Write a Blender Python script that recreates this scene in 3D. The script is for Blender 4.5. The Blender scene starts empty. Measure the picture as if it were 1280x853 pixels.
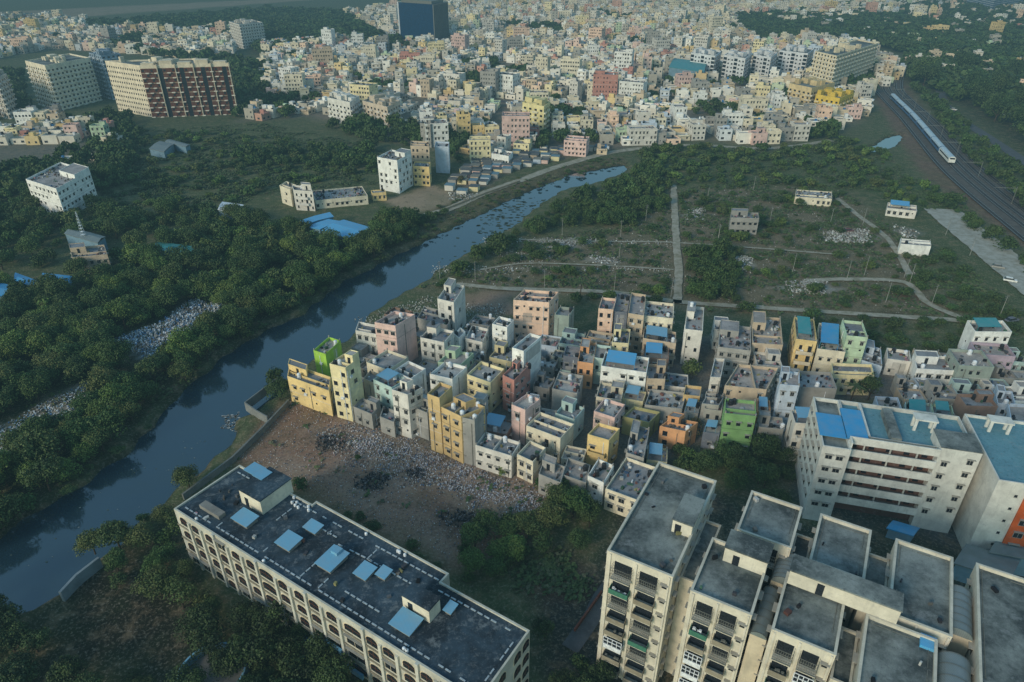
import bpy, math, random
import numpy as np
from math import sin, cos, radians, atan2, hypot, pi
random.seed(7); rng = np.random.default_rng(7)
sc = bpy.context.scene; COL = sc.collection
# ------------------------------------------------------------------ camera
CH = 100.0; PITCH = radians(30); F = 853.3
cd = bpy.data.cameras.new('camera'); cam = bpy.data.objects.new('camera', cd); COL.objects.link(cam)
cam.location = (0, 0, CH); cam.rotation_euler = (radians(60), 0, 0)
cd.lens = 24; cd.sensor_width = 36; cd.clip_start = 1; cd.clip_end = 9000
sc.camera = cam
def G(x, y, z=0.0):
    """world point at height z seen at that place of the photograph"""
    dx = (x-640)/F; dy = (426.5-y)/F
    t = (CH-z)/(sin(PITCH)-dy*cos(PITCH))
    return (dx*t, (cos(PITCH)+dy*sin(PITCH))*t)
def PX(X, Y, Z):
    d = Y*cos(PITCH)-(Z-CH)*sin(PITCH); up = Y*sin(PITCH)+(Z-CH)*cos(PITCH)
    return (640+F*X/d, 426.5-F*up/d, d)
def GP(pts, z=0.0): return [G(x, y, z) for x, y in pts]
# ------------------------------------------------------------------ colour and materials
def S(r, g, b):
    f = lambda c: (c/255/12.92) if c/255 <= .04045 else ((c/255+.055)/1.055)**2.4
    return (f(r), f(g), f(b), 1)
def mix(a, b, t): return tuple(a[i]*(1-t)+b[i]*t for i in range(3))+(1,)
def mul(a, k): return (a[0]*k, a[1]*k, a[2]*k, 1)
class N:
    def __init__(s, name):
        s.m = bpy.data.materials.new(name); s.m.use_nodes = True; s.t = s.m.node_tree
        s.b = s.t.nodes['Principled BSDF']; s.out = s.t.nodes['Material Output']
    def n(s, typ, ins=None, **kw):
        nd = s.t.nodes.new(typ)
        for k, v in kw.items(): setattr(nd, k, v)
        for k, v in (ins or {}).items():
            if isinstance(v, bpy.types.NodeSocket): s.t.links.new(v, nd.inputs[k])
            else: nd.inputs[k].default_value = v
        return nd
    def l(s, a, b): s.t.links.new(a, b)
    def noise(s, vec, scale, detail=3, rough=.55):
        return s.n('ShaderNodeTexNoise', {'Vector': vec, 'Scale': scale, 'Detail': detail, 'Roughness': rough}).outputs[0]
    def ramp(s, fac, a, b, va=0.0, vb=1.0):
        return s.n('ShaderNodeMapRange', {0: fac, 1: a, 2: b, 3: va, 4: vb}).outputs[0]
    def mixc(s, fac, a, b, blend='MIX'):
        nd = s.n('ShaderNodeMix', data_type='RGBA', blend_type=blend)
        for i, v in ((0, fac), (6, a), (7, b)):
            if isinstance(v, bpy.types.NodeSocket): s.l(v, nd.inputs[i])
            else: nd.inputs[i].default_value = v
        return nd.outputs[2]
    def pos(s): return s.n('ShaderNodeNewGeometry').outputs['Position']
    def scaled(s, v, sc_): return s.n('ShaderNodeMapping', {'Vector': v, 'Scale': sc_}).outputs[0]
def bump(k, h, strength, dist):
    nd = k.n('ShaderNodeBump', {'Height': h, 'Strength': strength, 'Distance': dist}); k.l(nd.outputs[0], k.b.inputs['Normal'])
def paint_mat(name, src, stain=.45):
    k = N(name); p = k.pos()
    if src == 'object': c = k.n('ShaderNodeObjectInfo').outputs['Color']
    elif src == 'attr': c = k.n('ShaderNodeAttribute', attribute_name='Col').outputs['Color']
    else: c = src
    big = k.noise(p, .35, 4, .65); streak = k.noise(k.scaled(p, (.9, .9, .16)), 1.0, 4, .7); fine = k.noise(p, 4.0, 3, .7)
    f = k.ramp(big, .3, .75, 1.06, 1-stain*.6)
    c = k.mixc(1.0, c, k.n('ShaderNodeCombineColor', {0: f, 1: f, 2: f}).outputs[0], 'MULTIPLY')
    c = k.mixc(k.ramp(streak, .55, .8, 0, stain*.75), c, (.2, .19, .17, 1)); c = k.mixc(k.ramp(k.noise(p, .9, 5, .75), .56, .7, 0, stain*.7), c, (.34, .33, .31, 1))
    c = k.mixc(k.ramp(fine, .55, .8, 0, stain*.5), c, (.3, .28, .25, 1), 'MULTIPLY')
    k.l(c, k.b.inputs['Base Color']); k.b.inputs['Roughness'].default_value = .85
    k.b.inputs['Specular IOR Level'].default_value = .25
    bump(k, fine, .2, .03); return k.m
def roof_mat(name, col, blotch=(.05, .055, .06, 1), amt=.7, sc_=.25):
    k = N(name); p = k.pos()
    c = col if not isinstance(col, str) else k.n('ShaderNodeObjectInfo').outputs['Color']
    a = k.noise(p, sc_, 6, .68); b = k.noise(p, 1.7, 5, .75); d = k.noise(k.scaled(p, (1, 1, 1)), 6, 3, .7)
    c = k.mixc(k.ramp(a, .4, .6, 0, amt), c, blotch)
    e = k.noise(p, .32, 5, .75); c = k.mixc(k.ramp(e, .56, .66, 0, .4), c, (.33, .35, .34, 1)); c = k.mixc(k.ramp(b, .52, .75, 0, .35), c, (.34, .34, .33, 1))
    c = k.mixc(k.ramp(b, .46, .3, 0, .5), c, (.03, .032, .035, 1))
    c = k.mixc(k.ramp(d, .5, .75, 0, .4), c, (.06, .06, .06, 1))
    k.l(c, k.b.inputs['Base Color']); k.b.inputs['Roughness'].default_value = .9
    k.b.inputs['Specular IOR Level'].default_value = .2; bump(k, b, .3, .05); return k.m
def plain(name, col, rough=.7, metal=0.0, nz=.25, scale=2.0, spec=.4):
    k = N(name); a = k.noise(k.pos(), scale, 4, .65)
    c = k.mixc(k.ramp(a, .3, .7), mul(col, 1-nz), mul(col, 1+nz))
    k.l(c, k.b.inputs['Base Color']); k.b.inputs['Roughness'].default_value = rough; k.b.inputs['Metallic'].default_value = metal
    k.b.inputs['Specular IOR Level'].default_value = spec
    return k.m
def metal_sheet(name, col):
    k = N(name); p = k.pos(); a = k.noise(p, .6, 4, .6)
    w = k.n('ShaderNodeTexWave', {'Vector': p, 'Scale': 1.6, 'Distortion': .3, 'Detail': 1.0}, bands_direction='X').outputs[1]
    c = k.mixc(k.ramp(a, .35, .75), col, mix(col, (.3, .33, .34, 1), .35))
    c = k.mixc(k.ramp(w, .0, .25, .35, 0), c, mul(col, .45))
    k.l(c, k.b.inputs['Base Color']); k.b.inputs['Roughness'].default_value = .5; return k.m
M = {}
M['wall'] = paint_mat('painted_plaster', 'object', .55)
M['farwall'] = paint_mat('far_plaster', 'attr', .35)
M['roof'] = roof_mat('cement_terrace', 'object', (.12, .12, .12, 1), .5)
M['darkroof'] = roof_mat('vignetted_bitumen_terrace', S(60, 78, 90), S(28, 37, 44), .9, .12)  # bitumen colour darkened further to carry the lens falloff at the corner
M['greyroof'] = roof_mat('weathered_terrace', S(136, 142, 136), S(52, 60, 60), .9, .1)
M['tealroof'] = roof_mat('teal_waterproofing', S(104, 150, 160), S(84, 124, 136), .5)
M['glass'] = plain('dark_window_glass', (.018, .022, .028, 1), .25, 0, .3, 3, .6)
M['frame'] = plain('window_frame', S(150, 148, 140), .7)
M['shade'] = paint_mat('sunshade_cement', S(165, 160, 148), .5)
M['brown'] = plain('brown_shutter', S(92, 58, 44), .7)
M['concrete'] = paint_mat('raw_concrete', S(140, 136, 128), .6)
M['cream'] = paint_mat('cream_plaster', S(226, 208, 176), .5)
M['ledge'] = paint_mat('dirty_ledge', S(150, 140, 120), .7)
M['black'] = plain('black_tank_plastic', (.02, .022, .025, 1), .45)
M['white'] = plain('white_plastic', S(220, 222, 222), .5)
M['blue'] = metal_sheet('blue_metal_sheet', S(84, 168, 212))
M['blue2'] = metal_sheet('deep_blue_sheet', S(52, 150, 200))
M['lightblue'] = metal_sheet('pale_blue_sheet', S(110, 165, 192))
M['turq'] = metal_sheet('turquoise_sheet', S(40, 140, 140))
M['vault'] = metal_sheet('ribbed_vault_sheet', S(112, 122, 120))
M['rail'] = plain('steel_grille', S(120, 120, 112), .6, .3)
M['greennet'] = plain('green_net', S(60, 110, 90), .8)
M['dash'] = plain('white_tile_strip', S(158, 168, 172), .7, 0, .35, 3)
M['rubble'] = N('mixed_litter').m
def attr_mat(name, rough=.8, extra=None):
    k = N(name); c = k.n('ShaderNodeAttribute', attribute_name='Col').outputs['Color']
    k.l(c, k.b.inputs['Base Color']); k.b.inputs['Roughness'].default_value = rough
    k.b.inputs['Specular IOR Level'].default_value = .2; return k.m
M['litter'] = attr_mat('litter_pieces')
def leaf_mat(name, attr):
    k = N(name); p = k.pos()
    if attr: c = k.n('ShaderNodeAttribute', attribute_name='Col').outputs['Color']
    else: c = k.n('ShaderNodeObjectInfo').outputs['Color']
    a = k.noise(p, .55, 3, .6); b = k.noise(p, 3.5, 2, .6)
    c = k.mixc(k.ramp(a, .35, .7, 0, .75), c, (.1, .15, .038, 1), 'MIX')
    c = k.mixc(k.ramp(b, .35, .6, .6, 0), c, (.016, .03, .014, 1))
    k.l(c, k.b.inputs['Base Color']); k.b.inputs['Roughness'].default_value = .65
    k.b.inputs['Specular IOR Level'].default_value = .25
    return k.m
M['leaf'] = leaf_mat('leaves', False); M['leafmass'] = leaf_mat('leaf_mass', True)
M['bark'] = plain('bark', S(70, 58, 46), .9, 0, .3, 4)
k = N('tower_glass'); p = k.pos()
br = k.n('ShaderNodeTexBrick', {'Vector': k.n('ShaderNodeMapping', {'Vector': p, 'Rotation': (radians(90), 0, 0)}).outputs[0], 'Color1': S(14, 50, 84), 'Color2': S(18, 60, 96), 'Mortar': S(8, 30, 52), 'Scale': .28, 'Mortar Size': .02}, offset=0.0)
k.l(br.outputs[0], k.b.inputs['Base Color']); k.b.inputs['Roughness'].default_value = .25; M['towerglass'] = k.m
# ------------------------------------------------------------------ mesh builder
class MB:
    def __init__(s): s.v = []; s.f = []; s.mi = []; s.c = []; s.cur = 0; s.col = (.5, .5, .5, 1)
    def face(s, pts, mi=None):
        i = len(s.v); s.v.extend(pts); s.f.append(tuple(range(i, i+len(pts)))); s.mi.append(s.cur if mi is None else mi); s.c.append(s.col)
    def prism(s, P, z0, z1, top=True, bottom=False, mi=None, mt=None):
        n = len(P)
        if sum(P[i][0]*P[(i+1) % n][1]-P[(i+1) % n][0]*P[i][1] for i in range(n)) < 0: P = P[::-1]
        for i in range(n):
            a, b = P[i], P[(i+1) % n]
            s.face([(a[0], a[1], z0), (b[0], b[1], z0), (b[0], b[1], z1), (a[0], a[1], z1)], mi)
        if top: s.face([(p[0], p[1], z1) for p in P], mi if mt is None else mt)
        if bottom: s.face([(p[0], p[1], z0) for p in P[::-1]], mi)
    def box(s, x0, x1, y0, y1, z0, z1, mi=None, bottom=True): s.prism([(x0, y0), (x1, y0), (x1, y1), (x0, y1)], z0, z1, True, bottom, mi)
    def obox(s, c, u, lu, lv, z0, z1, mi=None, bottom=False, mt=None):
        v = (-u[1], u[0]); P = [(c[0]+u[0]*a*lu/2+v[0]*b*lv/2, c[1]+u[1]*a*lu/2+v[1]*b*lv/2) for a, b in ((-1, -1), (1, -1), (1, 1), (-1, 1))]
        s.prism(P, z0, z1, True, bottom, mi, mt)
    def ring(s, P, z0, z1, t, mi=None):
        """parapet: outer wall z0..z1, top ring and inner wall down to z0"""
        Q = inset(P, t); n = len(P)
        P = ccw(P); Q = ccw(Q)
        for i in range(n):
            j = (i+1) % n
            a, b, c, d = P[i], P[j], Q[j], Q[i]
            s.face([(a[0], a[1], z1), (b[0], b[1], z1), (c[0], c[1], z1), (d[0], d[1], z1)], mi)
            s.face([(c[0], c[1], z0), (d[0], d[1], z0), (d[0], d[1], z1), (c[0], c[1], z1)], mi)
    def cyl(s, c, r, z0, z1, n=10, mi=None, r2=None):
        r2 = r if r2 is None else r2
        A = [(c[0]+r*cos(2*pi*i/n), c[1]+r*sin(2*pi*i/n), z0) for i in range(n)]
        B = [(c[0]+r2*cos(2*pi*i/n), c[1]+r2*sin(2*pi*i/n), z1) for i in range(n)]
        for i in range(n): s.face([A[i], A[(i+1) % n], B[(i+1) % n], B[i]], mi)
        s.face(B, mi)
    def tube(s, a, b, r0, r1, n=6, mi=None):
        a = np.array(a, float); b = np.array(b, float); d = b-a; L = np.linalg.norm(d); d /= max(L, 1e-6)
        x = np.cross(d, (0, 0, 1)) if abs(d[2]) < .95 else np.cross(d, (1, 0, 0)); x /= np.linalg.norm(x); y = np.cross(d, x)
        A = [tuple(a+r0*(cos(2*pi*i/n)*x+sin(2*pi*i/n)*y)) for i in range(n)]; B = [tuple(b+r1*(cos(2*pi*i/n)*x+sin(2*pi*i/n)*y)) for i in range(n)]
        for i in range(n): s.face([A[i], B[i], B[(i+1) % n], A[(i+1) % n]], mi)
        s.face(B, mi)
    def mesh(s, name, mats, off=(0, 0, 0), color=False, smooth=False):
        me = bpy.data.meshes.new(name)
        me.from_pydata([(a-off[0], b-off[1], c-off[2]) for a, b, c in s.v], [], s.f)
        for m in mats: me.materials.append(m)
        if len(mats) > 1: me.polygons.foreach_set('material_index', s.mi)
        if color:
            ca = me.color_attributes.new('Col', 'FLOAT_COLOR', 'CORNER'); arr = []
            for f, c in zip(s.f, s.c): arr.extend(list(c)*len(f))
            ca.data.foreach_set('color', arr)
        if smooth: me.shade_smooth()
        return me
def ccw(P):
    n = len(P); a = sum(P[i][0]*P[(i+1) % n][1]-P[(i+1) % n][0]*P[i][1] for i in range(n))
    return list(P) if a > 0 else list(P[::-1])
def inset(P, t):
    P = ccw(P); n = len(P); out = []
    for i in range(n):
        a, b, c = P[i-1], P[i], P[(i+1) % n]
        d1 = (b[0]-a[0], b[1]-a[1]); l1 = hypot(*d1) or 1; d2 = (c[0]-b[0], c[1]-b[1]); l2 = hypot(*d2) or 1
        n1 = (-d1[1]/l1, d1[0]/l1); n2 = (-d2[1]/l2, d2[0]/l2); m = (n1[0]+n2[0], n1[1]+n2[1]); q = m[0]*n1[0]+m[1]*n1[1]
        q = max(q, .3); out.append((b[0]+m[0]*t/q, b[1]+m[1]*t/q))
    return out
def cen(P): return (sum(p[0] for p in P)/len(P), sum(p[1] for p in P)/len(P))
def tagp(o, label=None, cat=None, group=None, kind=None):
    if label: o['label'] = label
    if cat: o['category'] = cat
    if group: o['group'] = group
    if kind: o['kind'] = kind
    return o
def link(name, me, parent=None, loc=(0, 0, 0), rz=0.0, color=None):
    o = bpy.data.objects.new(name, me); COL.objects.link(o); o.location = loc; o.rotation_euler = (0, 0, rz)
    if parent is not None: o.parent = parent
    if color: o.color = color
    return o
def struct(name, mb, mat, **kw):
    o = link(name, mb.mesh(name, [M.get(mat, mat)] if not isinstance(mat, list) else mat, **kw)); o['kind'] = 'structure'; return o
# window meshes: unit facing -Y, sill at z=0, x centred
def win_mb(w, h, kind):
    m = MB()
    if kind == 'box':      # framed sliding window with sunshade
        m.box(-w/2-.08, w/2+.08, -.05, .02, -.08, h+.08, 1); m.box(-w/2, w/2, -.056, -.05, 0, h, 0)
        m.box(-.03, .03, -.07, -.05, 0, h, 1); m.box(-w/2-.25, w/2+.25, -.5, .02, h+.14, h+.22, 2)
    elif kind == 'plain':
        m.box(-w/2, w/2, -.03, .02, 0, h, 0); m.box(-w/2-.06, w/2+.06, -.1, .02, -.08, 0, 1)
    elif kind == 'shade':
        m.box(-w/2, w/2, -.03, .02, 0, h, 0); m.box(-w/2-.2, w/2+.2, -.55, .02, h+.05, h+.13, 2)
    elif kind == 'arch':
        pts = [(-w/2, 0), (w/2, 0), (w/2, h*.6)]+[(w/2*cos(a), h*.6+h*.4*sin(a)) for a in np.linspace(0, pi, 9)[1:-1]]+[(-w/2, h*.6)]
        big = [(x*1.16, z*1.08-.06) for x, z in pts]
        for q, y, mi in ((big, -.05, 1), (pts, -.08, 0)):
            m.face([(x, y, z) for x, z in q], mi)
        n = len(big)
        for i in range(n):
            a, b = big[i], big[(i+1) % n]; m.face([(a[0], .02, a[1]), (b[0], .02, b[1]), (b[0], -.05, b[1]), (a[0], -.05, a[1])], 1)
        m.box(-.04, .04, -.12, -.08, 0, h*.95, 2); m.box(-w/2, w/2, -.12, -.08, h*.5, h*.56, 2)
    elif kind == 'vent':
        m.box(-w/2, w/2, -.02, .02, 0, h, 0)
    return m
WM = {}
def winmesh(w, h, kind, tone='frame'):
    key = (round(w, 1), round(h, 1), kind, tone)
    if key not in WM: WM[key] = win_mb(w, h, kind).mesh('window', [M['glass'], M[tone], M['brown'] if kind == 'arch' else M['shade']])
    return WM[key]
class Thing:
    def __init__(s, name, P, label, cat, group=None):
        c = cen(P); s.o = (c[0], c[1], 0); s.root = link(name, None, None, s.o); s.root.empty_display_size = 1
        tagp(s.root, label, cat, group); s.nw = 0; s.over = None; s.P = P
        s.wins = 0
    def part(s, name, mb, mat, color=None, parent=None, label=None, **kw):
        mats = [M[x] if isinstance(x, str) else x for x in (mat if isinstance(mat, (list, tuple)) else [mat])]
        o = link(name, mb.mesh(name, mats, off=s.o, **kw), parent or s.root, color=color)
        if label: o['label'] = label
        return o
    def window(s, x, y, z, n, w=1.1, h=1.2, kind='shade', tone='frame', parent=None):
        if s.nw >= 95:
            if s.over is None: s.over = MB()
            th = atan2(n[0], -n[1]); q = win_mb(w, h, kind); cu, su = cos(th), sin(th)
            i = len(s.over.v); s.over.v.extend([(x+a*cu-b*su, y+a*su+b*cu, z+c) for a, b, c in q.v])
            s.over.f.extend([tuple(j+i for j in f) for f in q.f]); s.over.mi.extend(q.mi); s.over.c.extend(q.c); return
        s.nw += 1
        return link('window', winmesh(w, h, kind, tone), s.root, (x-s.o[0], y-s.o[1], z), atan2(n[0], -n[1]))
    def done(s):
        if s.over: s.part('window', s.over, ['glass', 'frame', 'shade'])['kind'] = 'stuff'
def side_info(P):
    P = ccw(P); c = cen(P); out = []
    for i in range(len(P)):
        a, b = P[i], P[(i+1) % len(P)]; L = hypot(b[0]-a[0], b[1]-a[1])
        if L < .3: continue
        u = ((b[0]-a[0])/L, (b[1]-a[1])/L); n = (u[1], -u[0]); m = ((a[0]+b[0])/2, (a[1]+b[1])/2)
        vis = -(n[0]*m[0]+n[1]*m[1])/hypot(*m)
        out.append((a, b, L, u, n, vis))
    return out
FOOT = []          # footprints already used
CLUT = MB()        # small things on terraces
CL_COLS = [S(40, 40, 44), S(70, 72, 76), S(96, 98, 100), S(150, 150, 146), S(200, 200, 196), S(60, 60, 64), S(112, 76, 68), S(76, 98, 124), S(190, 190, 185), S(140, 134, 90), S(70, 100, 80), S(160, 124, 128), S(30, 30, 34), S(110, 104, 96), S(90, 88, 84)]
def clutter(P, z, dens=.25, rnd=random):
    Q = inset(P, .7); a = Q[0]; n = int(hypot(Q[1][0]-a[0], Q[1][1]-a[1])*hypot(Q[-1][0]-a[0], Q[-1][1]-a[1])*dens)
    for _ in range(n):
        s, t = rnd.random(), rnd.random()
        if rnd.random() < .55: s = rnd.choice((rnd.random()*.18, 1-rnd.random()*.18))
        x = a[0]+(Q[1][0]-a[0])*s+(Q[-1][0]-a[0])*t; y = a[1]+(Q[1][1]-a[1])*s+(Q[-1][1]-a[1])*t
        CLUT.col = mul(rnd.choice(CL_COLS), rnd.uniform(.6, 1.2)); th = rnd.random()*3; w = rnd.uniform(.2, .9)
        CLUT.obox((x, y), (cos(th), sin(th)), w, rnd.uniform(.2, .7), z+.01, z+rnd.uniform(.1, .7))
def house(P, h, col, label, name='house', cat='house', seed=0, opts='', roofcol=None, group='flat roofed houses of the riverside settlement', floors=None, wk=None):
    """P: roof outline (4 world points, first edge = the wall that faces the viewer), h: top of the parapet"""
    R = random.Random(seed*7919+13); FOOT.append((P, h)); T = Thing(name, P, label, cat, group)
    par = .85 if h > 4.5 else .5; zf = h-par
    w = MB(); w.prism(P, -.3, h, top=False); w.ring(P, zf, h, .15); T.part('wall', w, 'wall', color=col)
    r = MB(); r.prism(inset(P, .13), zf-.3, zf+.02)
    rc = roofcol or R.choice([S(168, 166, 162), S(186, 182, 174), S(150, 150, 150), S(182, 170, 158), S(134, 136, 140), S(174, 166, 160)])
    roof = T.part('roof', r, 'roof', color=rc)
    tr = mix(col, S(235, 230, 220), .5) if R.random() < .5 else mul(col, .72)
    fl = floors or max(1, int(round(zf/3.0))); fh = zf/fl
    kind = wk or R.choice(['shade', 'shade', 'plain', 'box', 'box']); ww = R.choice([.75, .9, 1.1]); wh = R.choice([1.1, 1.25])
    band = MB(); hasband = False
    for a, b, L, u, n, vis in side_info(P):
        if vis < -.35: continue
        side = 'front' if vis > .75 else 'side'
        if 'n' in opts or (side == 'side' and 'q' in opts): nwin = 0
        else: nwin = int(L/(2.0 if side == 'front' else 2.8)) or (1 if L > 1.8 else 0)
        if side == 'side' and 'w' not in opts and R.random() < .35: nwin = min(nwin, 1)
        bal = 'b' in opts and side == 'front' and L > 4
        for k in range(fl):
            z = k*fh
            for i in range(nwin):
                if R.random() < (.12 if side == 'front' else .25): continue
                s = (i+.5+R.uniform(-.1, .1))/nwin*L; x, y = a[0]+u[0]*s, a[1]+u[1]*s
                if bal and i == nwin//2: T.window(x, y, z+.1, n, 1.0, 2.1, 'plain')
                elif R.random() < .13: T.window(x, y, z+1.9, n, .5, .5, 'vent')
                else: T.window(x, y, z+1.0, n, ww, wh, kind)
            if k and R.random() < .6 and 'n' not in opts:
                m = ((a[0]+b[0])/2+n[0]*.03, (a[1]+b[1])/2+n[1]*.03); band.obox(m, u, L-.02, .1, z-.06, z+.08); hasband = True
            if bal and k:
                bb = MB(); s0 = L*(.5 if nwin > 2 else .5); m = (a[0]+u[0]*s0+n[0]*.55, a[1]+u[1]*s0+n[1]*.55); bl = min(L*.8, 4.5)
                bb.obox(m, u, bl, 1.1, z-.12, z+.02, bottom=True)
                for q in (-1, 1): bb.obox((m[0]+u[0]*q*(bl/2-.04), m[1]+u[1]*q*(bl/2-.04)), u, .08, 1.1, z+.02, z+.9)
                bb.obox((m[0]+n[0]*.5, m[1]+n[1]*.5), u, bl-.16, .1, z+.02, z+.92)
                T.part('balcony', bb, 'wall', color=tr)
    if group.startswith('flat'):
        for a, b, L, u, n, vis in side_info(P):
            if vis < 0 or L < 2.5 or R.random() < .3: continue
            s_ = L*R.uniform(.05, .95); m = MB(); m.obox((a[0]+u[0]*s_+n[0]*.06, a[1]+u[1]*s_+n[1]*.06), u, .12, .12, .2, zf-.2); T.part('drainpipe', m, 'rail' if R.random() < .6 else 'white')
            if vis > .6 and R.random() < .5:
                s_ = L*R.uniform(.2, .8); k_ = R.randrange(fl); m = MB(); m.obox((a[0]+u[0]*s_+n[0]*.2, a[1]+u[1]*s_+n[1]*.2), u, .8, .4, k_*fh+.4, k_*fh+.95, bottom=True); T.part('air_conditioner', m, 'white')
            if L > 3.5 and vis > .5 and R.random() < .45:
                s0_, s1_ = sorted((R.uniform(.05, .95), R.uniform(.05, .95))); s1_ = max(s1_, s0_+.25); s1_ = min(s1_, .98); c_ = (a[0]+u[0]*L*(s0_+s1_)/2+n[0]*.025, a[1]+u[1]*L*(s0_+s1_)/2+n[1]*.025)
                z_ = R.randrange(fl)*fh; m = MB(); m.obox(c_, u, L*(s1_-s0_), .02, z_+.02, z_+fh*R.choice([.35, 1])); T.part('wall_panel', m, 'wall', color=mul(mix(col, CN['grey'], R.uniform(.2, .6)), R.uniform(.8, 1.1)))
    if hasband: T.part('ledge', band, 'wall', color=mul(tr, .95))
    # things of the terrace
    e1 = (P[1][0]-P[0][0], P[1][1]-P[0][1]); e2 = (P[-1][0]-P[0][0], P[-1][1]-P[0][1]); L1, L2 = hypot(*e1), hypot(*e2)
    u1 = (e1[0]/L1, e1[1]/L1)
    at = lambda s, t: (P[0][0]+e1[0]*s+e2[0]*t, P[0][1]+e1[1]*s+e2[1]*t)
    if 's' in opts and min(L1, L2) > 4:
        s, t = (R.choice((.24, .76)), .74); q = [at(s-.2, t-.2), at(s+.2, t-.2), at(s+.2, t+.2), at(s-.2, t+.2)]
        m = MB(); m.prism(q, zf+.02, zf+2.5); T.part('stair_room', m, 'wall', color=col)
        m2 = MB(); m2.prism(inset(q, -.2), zf+2.5, zf+2.65, bottom=True); T.part('stair_room_roof', m2, 'roof', color=rc)
        c = at(s, t); m3 = MB(); m3.cyl(c, .5, zf+2.65, zf+3.7, 10); m3.cyl(c, .5, zf+3.7, zf+3.95, 10, r2=.2); T.part('water_tank', m3, 'black' if R.random() < .7 else 'white')
    room = ('s' not in opts) and min(L1, L2) > 3.6 and R.random() < (.5 if h < 8 else .35) and not set(opts) & set('BDTLn')
    if room:
        lo, hi = R.choice([(.0, .45), (.5, 1.0), (.0, .6)]); q = [at(lo, .55), at(hi, .55), at(hi, 1), at(lo, 1)]; rh = R.uniform(1.9, 2.6); q = inset(q, .02)
        m = MB(); m.prism(q, zf+.02, zf+rh, top=False); m.ring(q, zf+rh-.2, zf+rh, .12); o = T.part('roof_room', m, 'wall', color=mul(col, R.uniform(.85, 1.05)))
        m = MB(); m.face([(*p_, zf+rh-.19) for p_ in ccw(q)]); T.part('roof_room_top', m, 'roof', color=rc, parent=o)
        a, b, L, u, n, vis = side_info(q)[0]; m = MB(); m.obox(((a[0]+b[0])/2+n[0]*.02, (a[1]+b[1])/2+n[1]*.02), u, .8, .05, zf+.1, zf+1.8); T.part('door', m, 'glass', parent=o)
    if R.random() < .35 and min(L1, L2) > 3:
        m = MB()
        for p_ in inset(P, .17): m.obox(p_, u1, .24, .24, zf, h+R.uniform(.4, .8))
        for i_, p_ in enumerate(inset(P, .17)): T.part('column_stub', (lambda mm: (mm.obox(p_, u1, .24, .24, zf, h+.55), mm)[1])(MB()), 'wall', color=mul(CN['raw cement'], .9)) if i_ < 4 else None
    if 'p' not in opts and min(L1, L2) > 4.5 and R.random() < .45:
        t_ = R.uniform(.3, .6); m = MB(); m.obox(at(.5, t_), u1, L1-.4, .12, zf+.02, zf+R.uniform(.5, .85)); T.part('terrace_wall', m, 'wall', color=mul(col, .95))
    nt = opts.count('t')+(1 if R.random() < .7 else 0)+(1 if 'c' in opts and R.random() < .4 else 0)
    for i in range(nt):
        c = at(R.choice((.18, .82, .5)), R.choice((.2, .8))+.02*i); c = (c[0]+i*.9, c[1]+i*.25)
        m3 = MB(); m3.box(c[0]-.45, c[0]+.45, c[1]-.45, c[1]+.45, zf+.02, zf+.3); m3.cyl(c, .5, zf+.3, zf+1.25, 10); m3.cyl(c, .5, zf+1.25, zf+1.5, 10, r2=.2)
        T.part('water_tank', m3, 'white' if R.random() < .28 else 'black')
    for ch, mt in (('B', 'blue'), ('D', 'blue2'), ('T', 'turq'), ('L', 'lightblue')):
        if ch in opts:
            q = [at(.08, .12), at(.72, .12), at(.72, .86), at(.08, .86)]; m = MB()
            for x in q: m.cyl(x, .05, zf+.02, zf+1.9, 5)
            m.face([(q[0][0], q[0][1], zf+1.9), (q[1][0], q[1][1], zf+1.9), (q[2][0], q[2][1], zf+2.2), (q[3][0], q[3][1], zf+2.2)])
            m.face([(q[3][0], q[3][1], zf+2.14), (q[2][0], q[2][1], zf+2.14), (q[1][0], q[1][1], zf+1.84), (q[0][0], q[0][1], zf+1.84)])
            T.part('sheet_roof', m, mt)
    if 'p' in opts:   # half-height partition on the terrace
        q = at(.5, .55); m = MB(); m.obox(q, u1, .15, L2-.5, zf+.02, zf+.9); T.part('terrace_wall', m, 'wall', color=mul(col, .9))
    clutter(P, zf+.02, .6 if 'c' in opts else .22, R); T.done(); return T
# ------------------------------------------------------------------ colours used in labels
CN0 = {'cream': S(222, 206, 170), 'pale yellow': S(232, 210, 140), 'yellow': S(232, 190, 88), 'ochre': S(210, 168, 84), 'pink': S(226, 178, 164), 'peach': S(236, 186, 150), 'salmon': S(206, 124, 104),
      'white': S(228, 226, 218), 'off-white': S(212, 204, 190), 'grey': S(158, 154, 146), 'grey-green': S(140, 156, 142), 'pale green': S(176, 206, 160), 'lime green': S(150, 196, 40), 'green': S(112, 168, 84),
      'orange': S(224, 146, 66), 'blue-grey': S(104, 112, 128), 'pale blue': S(178, 196, 214), 'turquoise': S(166, 200, 192), 'brick brown': S(150, 112, 90), 'olive': S(168, 160, 80), 'tan': S(196, 168, 132), 'mauve': S(176, 150, 168), 'maroon': S(130, 66, 66), 'raw cement': S(150, 146, 138)}
def soft(c, k=.42, g=1.0):
    m = c[0]*.3+c[1]*.55+c[2]*.15; m = (m*1.02, m, m*.9); return tuple((c[i]*(1-k)+m[i]*k)*g for i in range(3))+(1,)
CN = {a: soft(b, .14 if a == 'lime green' else .3 if a == 'green' else .34, 1.22) for a, b in CN0.items()}
WORD = {1: 'one-storey', 2: 'two-storey', 3: 'three-storey', 4: 'four-storey', 5: 'five-storey', 6: 'six-storey', 7: 'seven-storey'}
CR = {'A': (340, 340, 4.49), 'B': (600, 340, 4.49), 'C': (420, 450, 4.49), 'D': (640, 450, 4.49), 'E': (860, 350, 3.048), 'I': (340, 170, 4.267), 'P': (0, 0, 1)}
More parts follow.
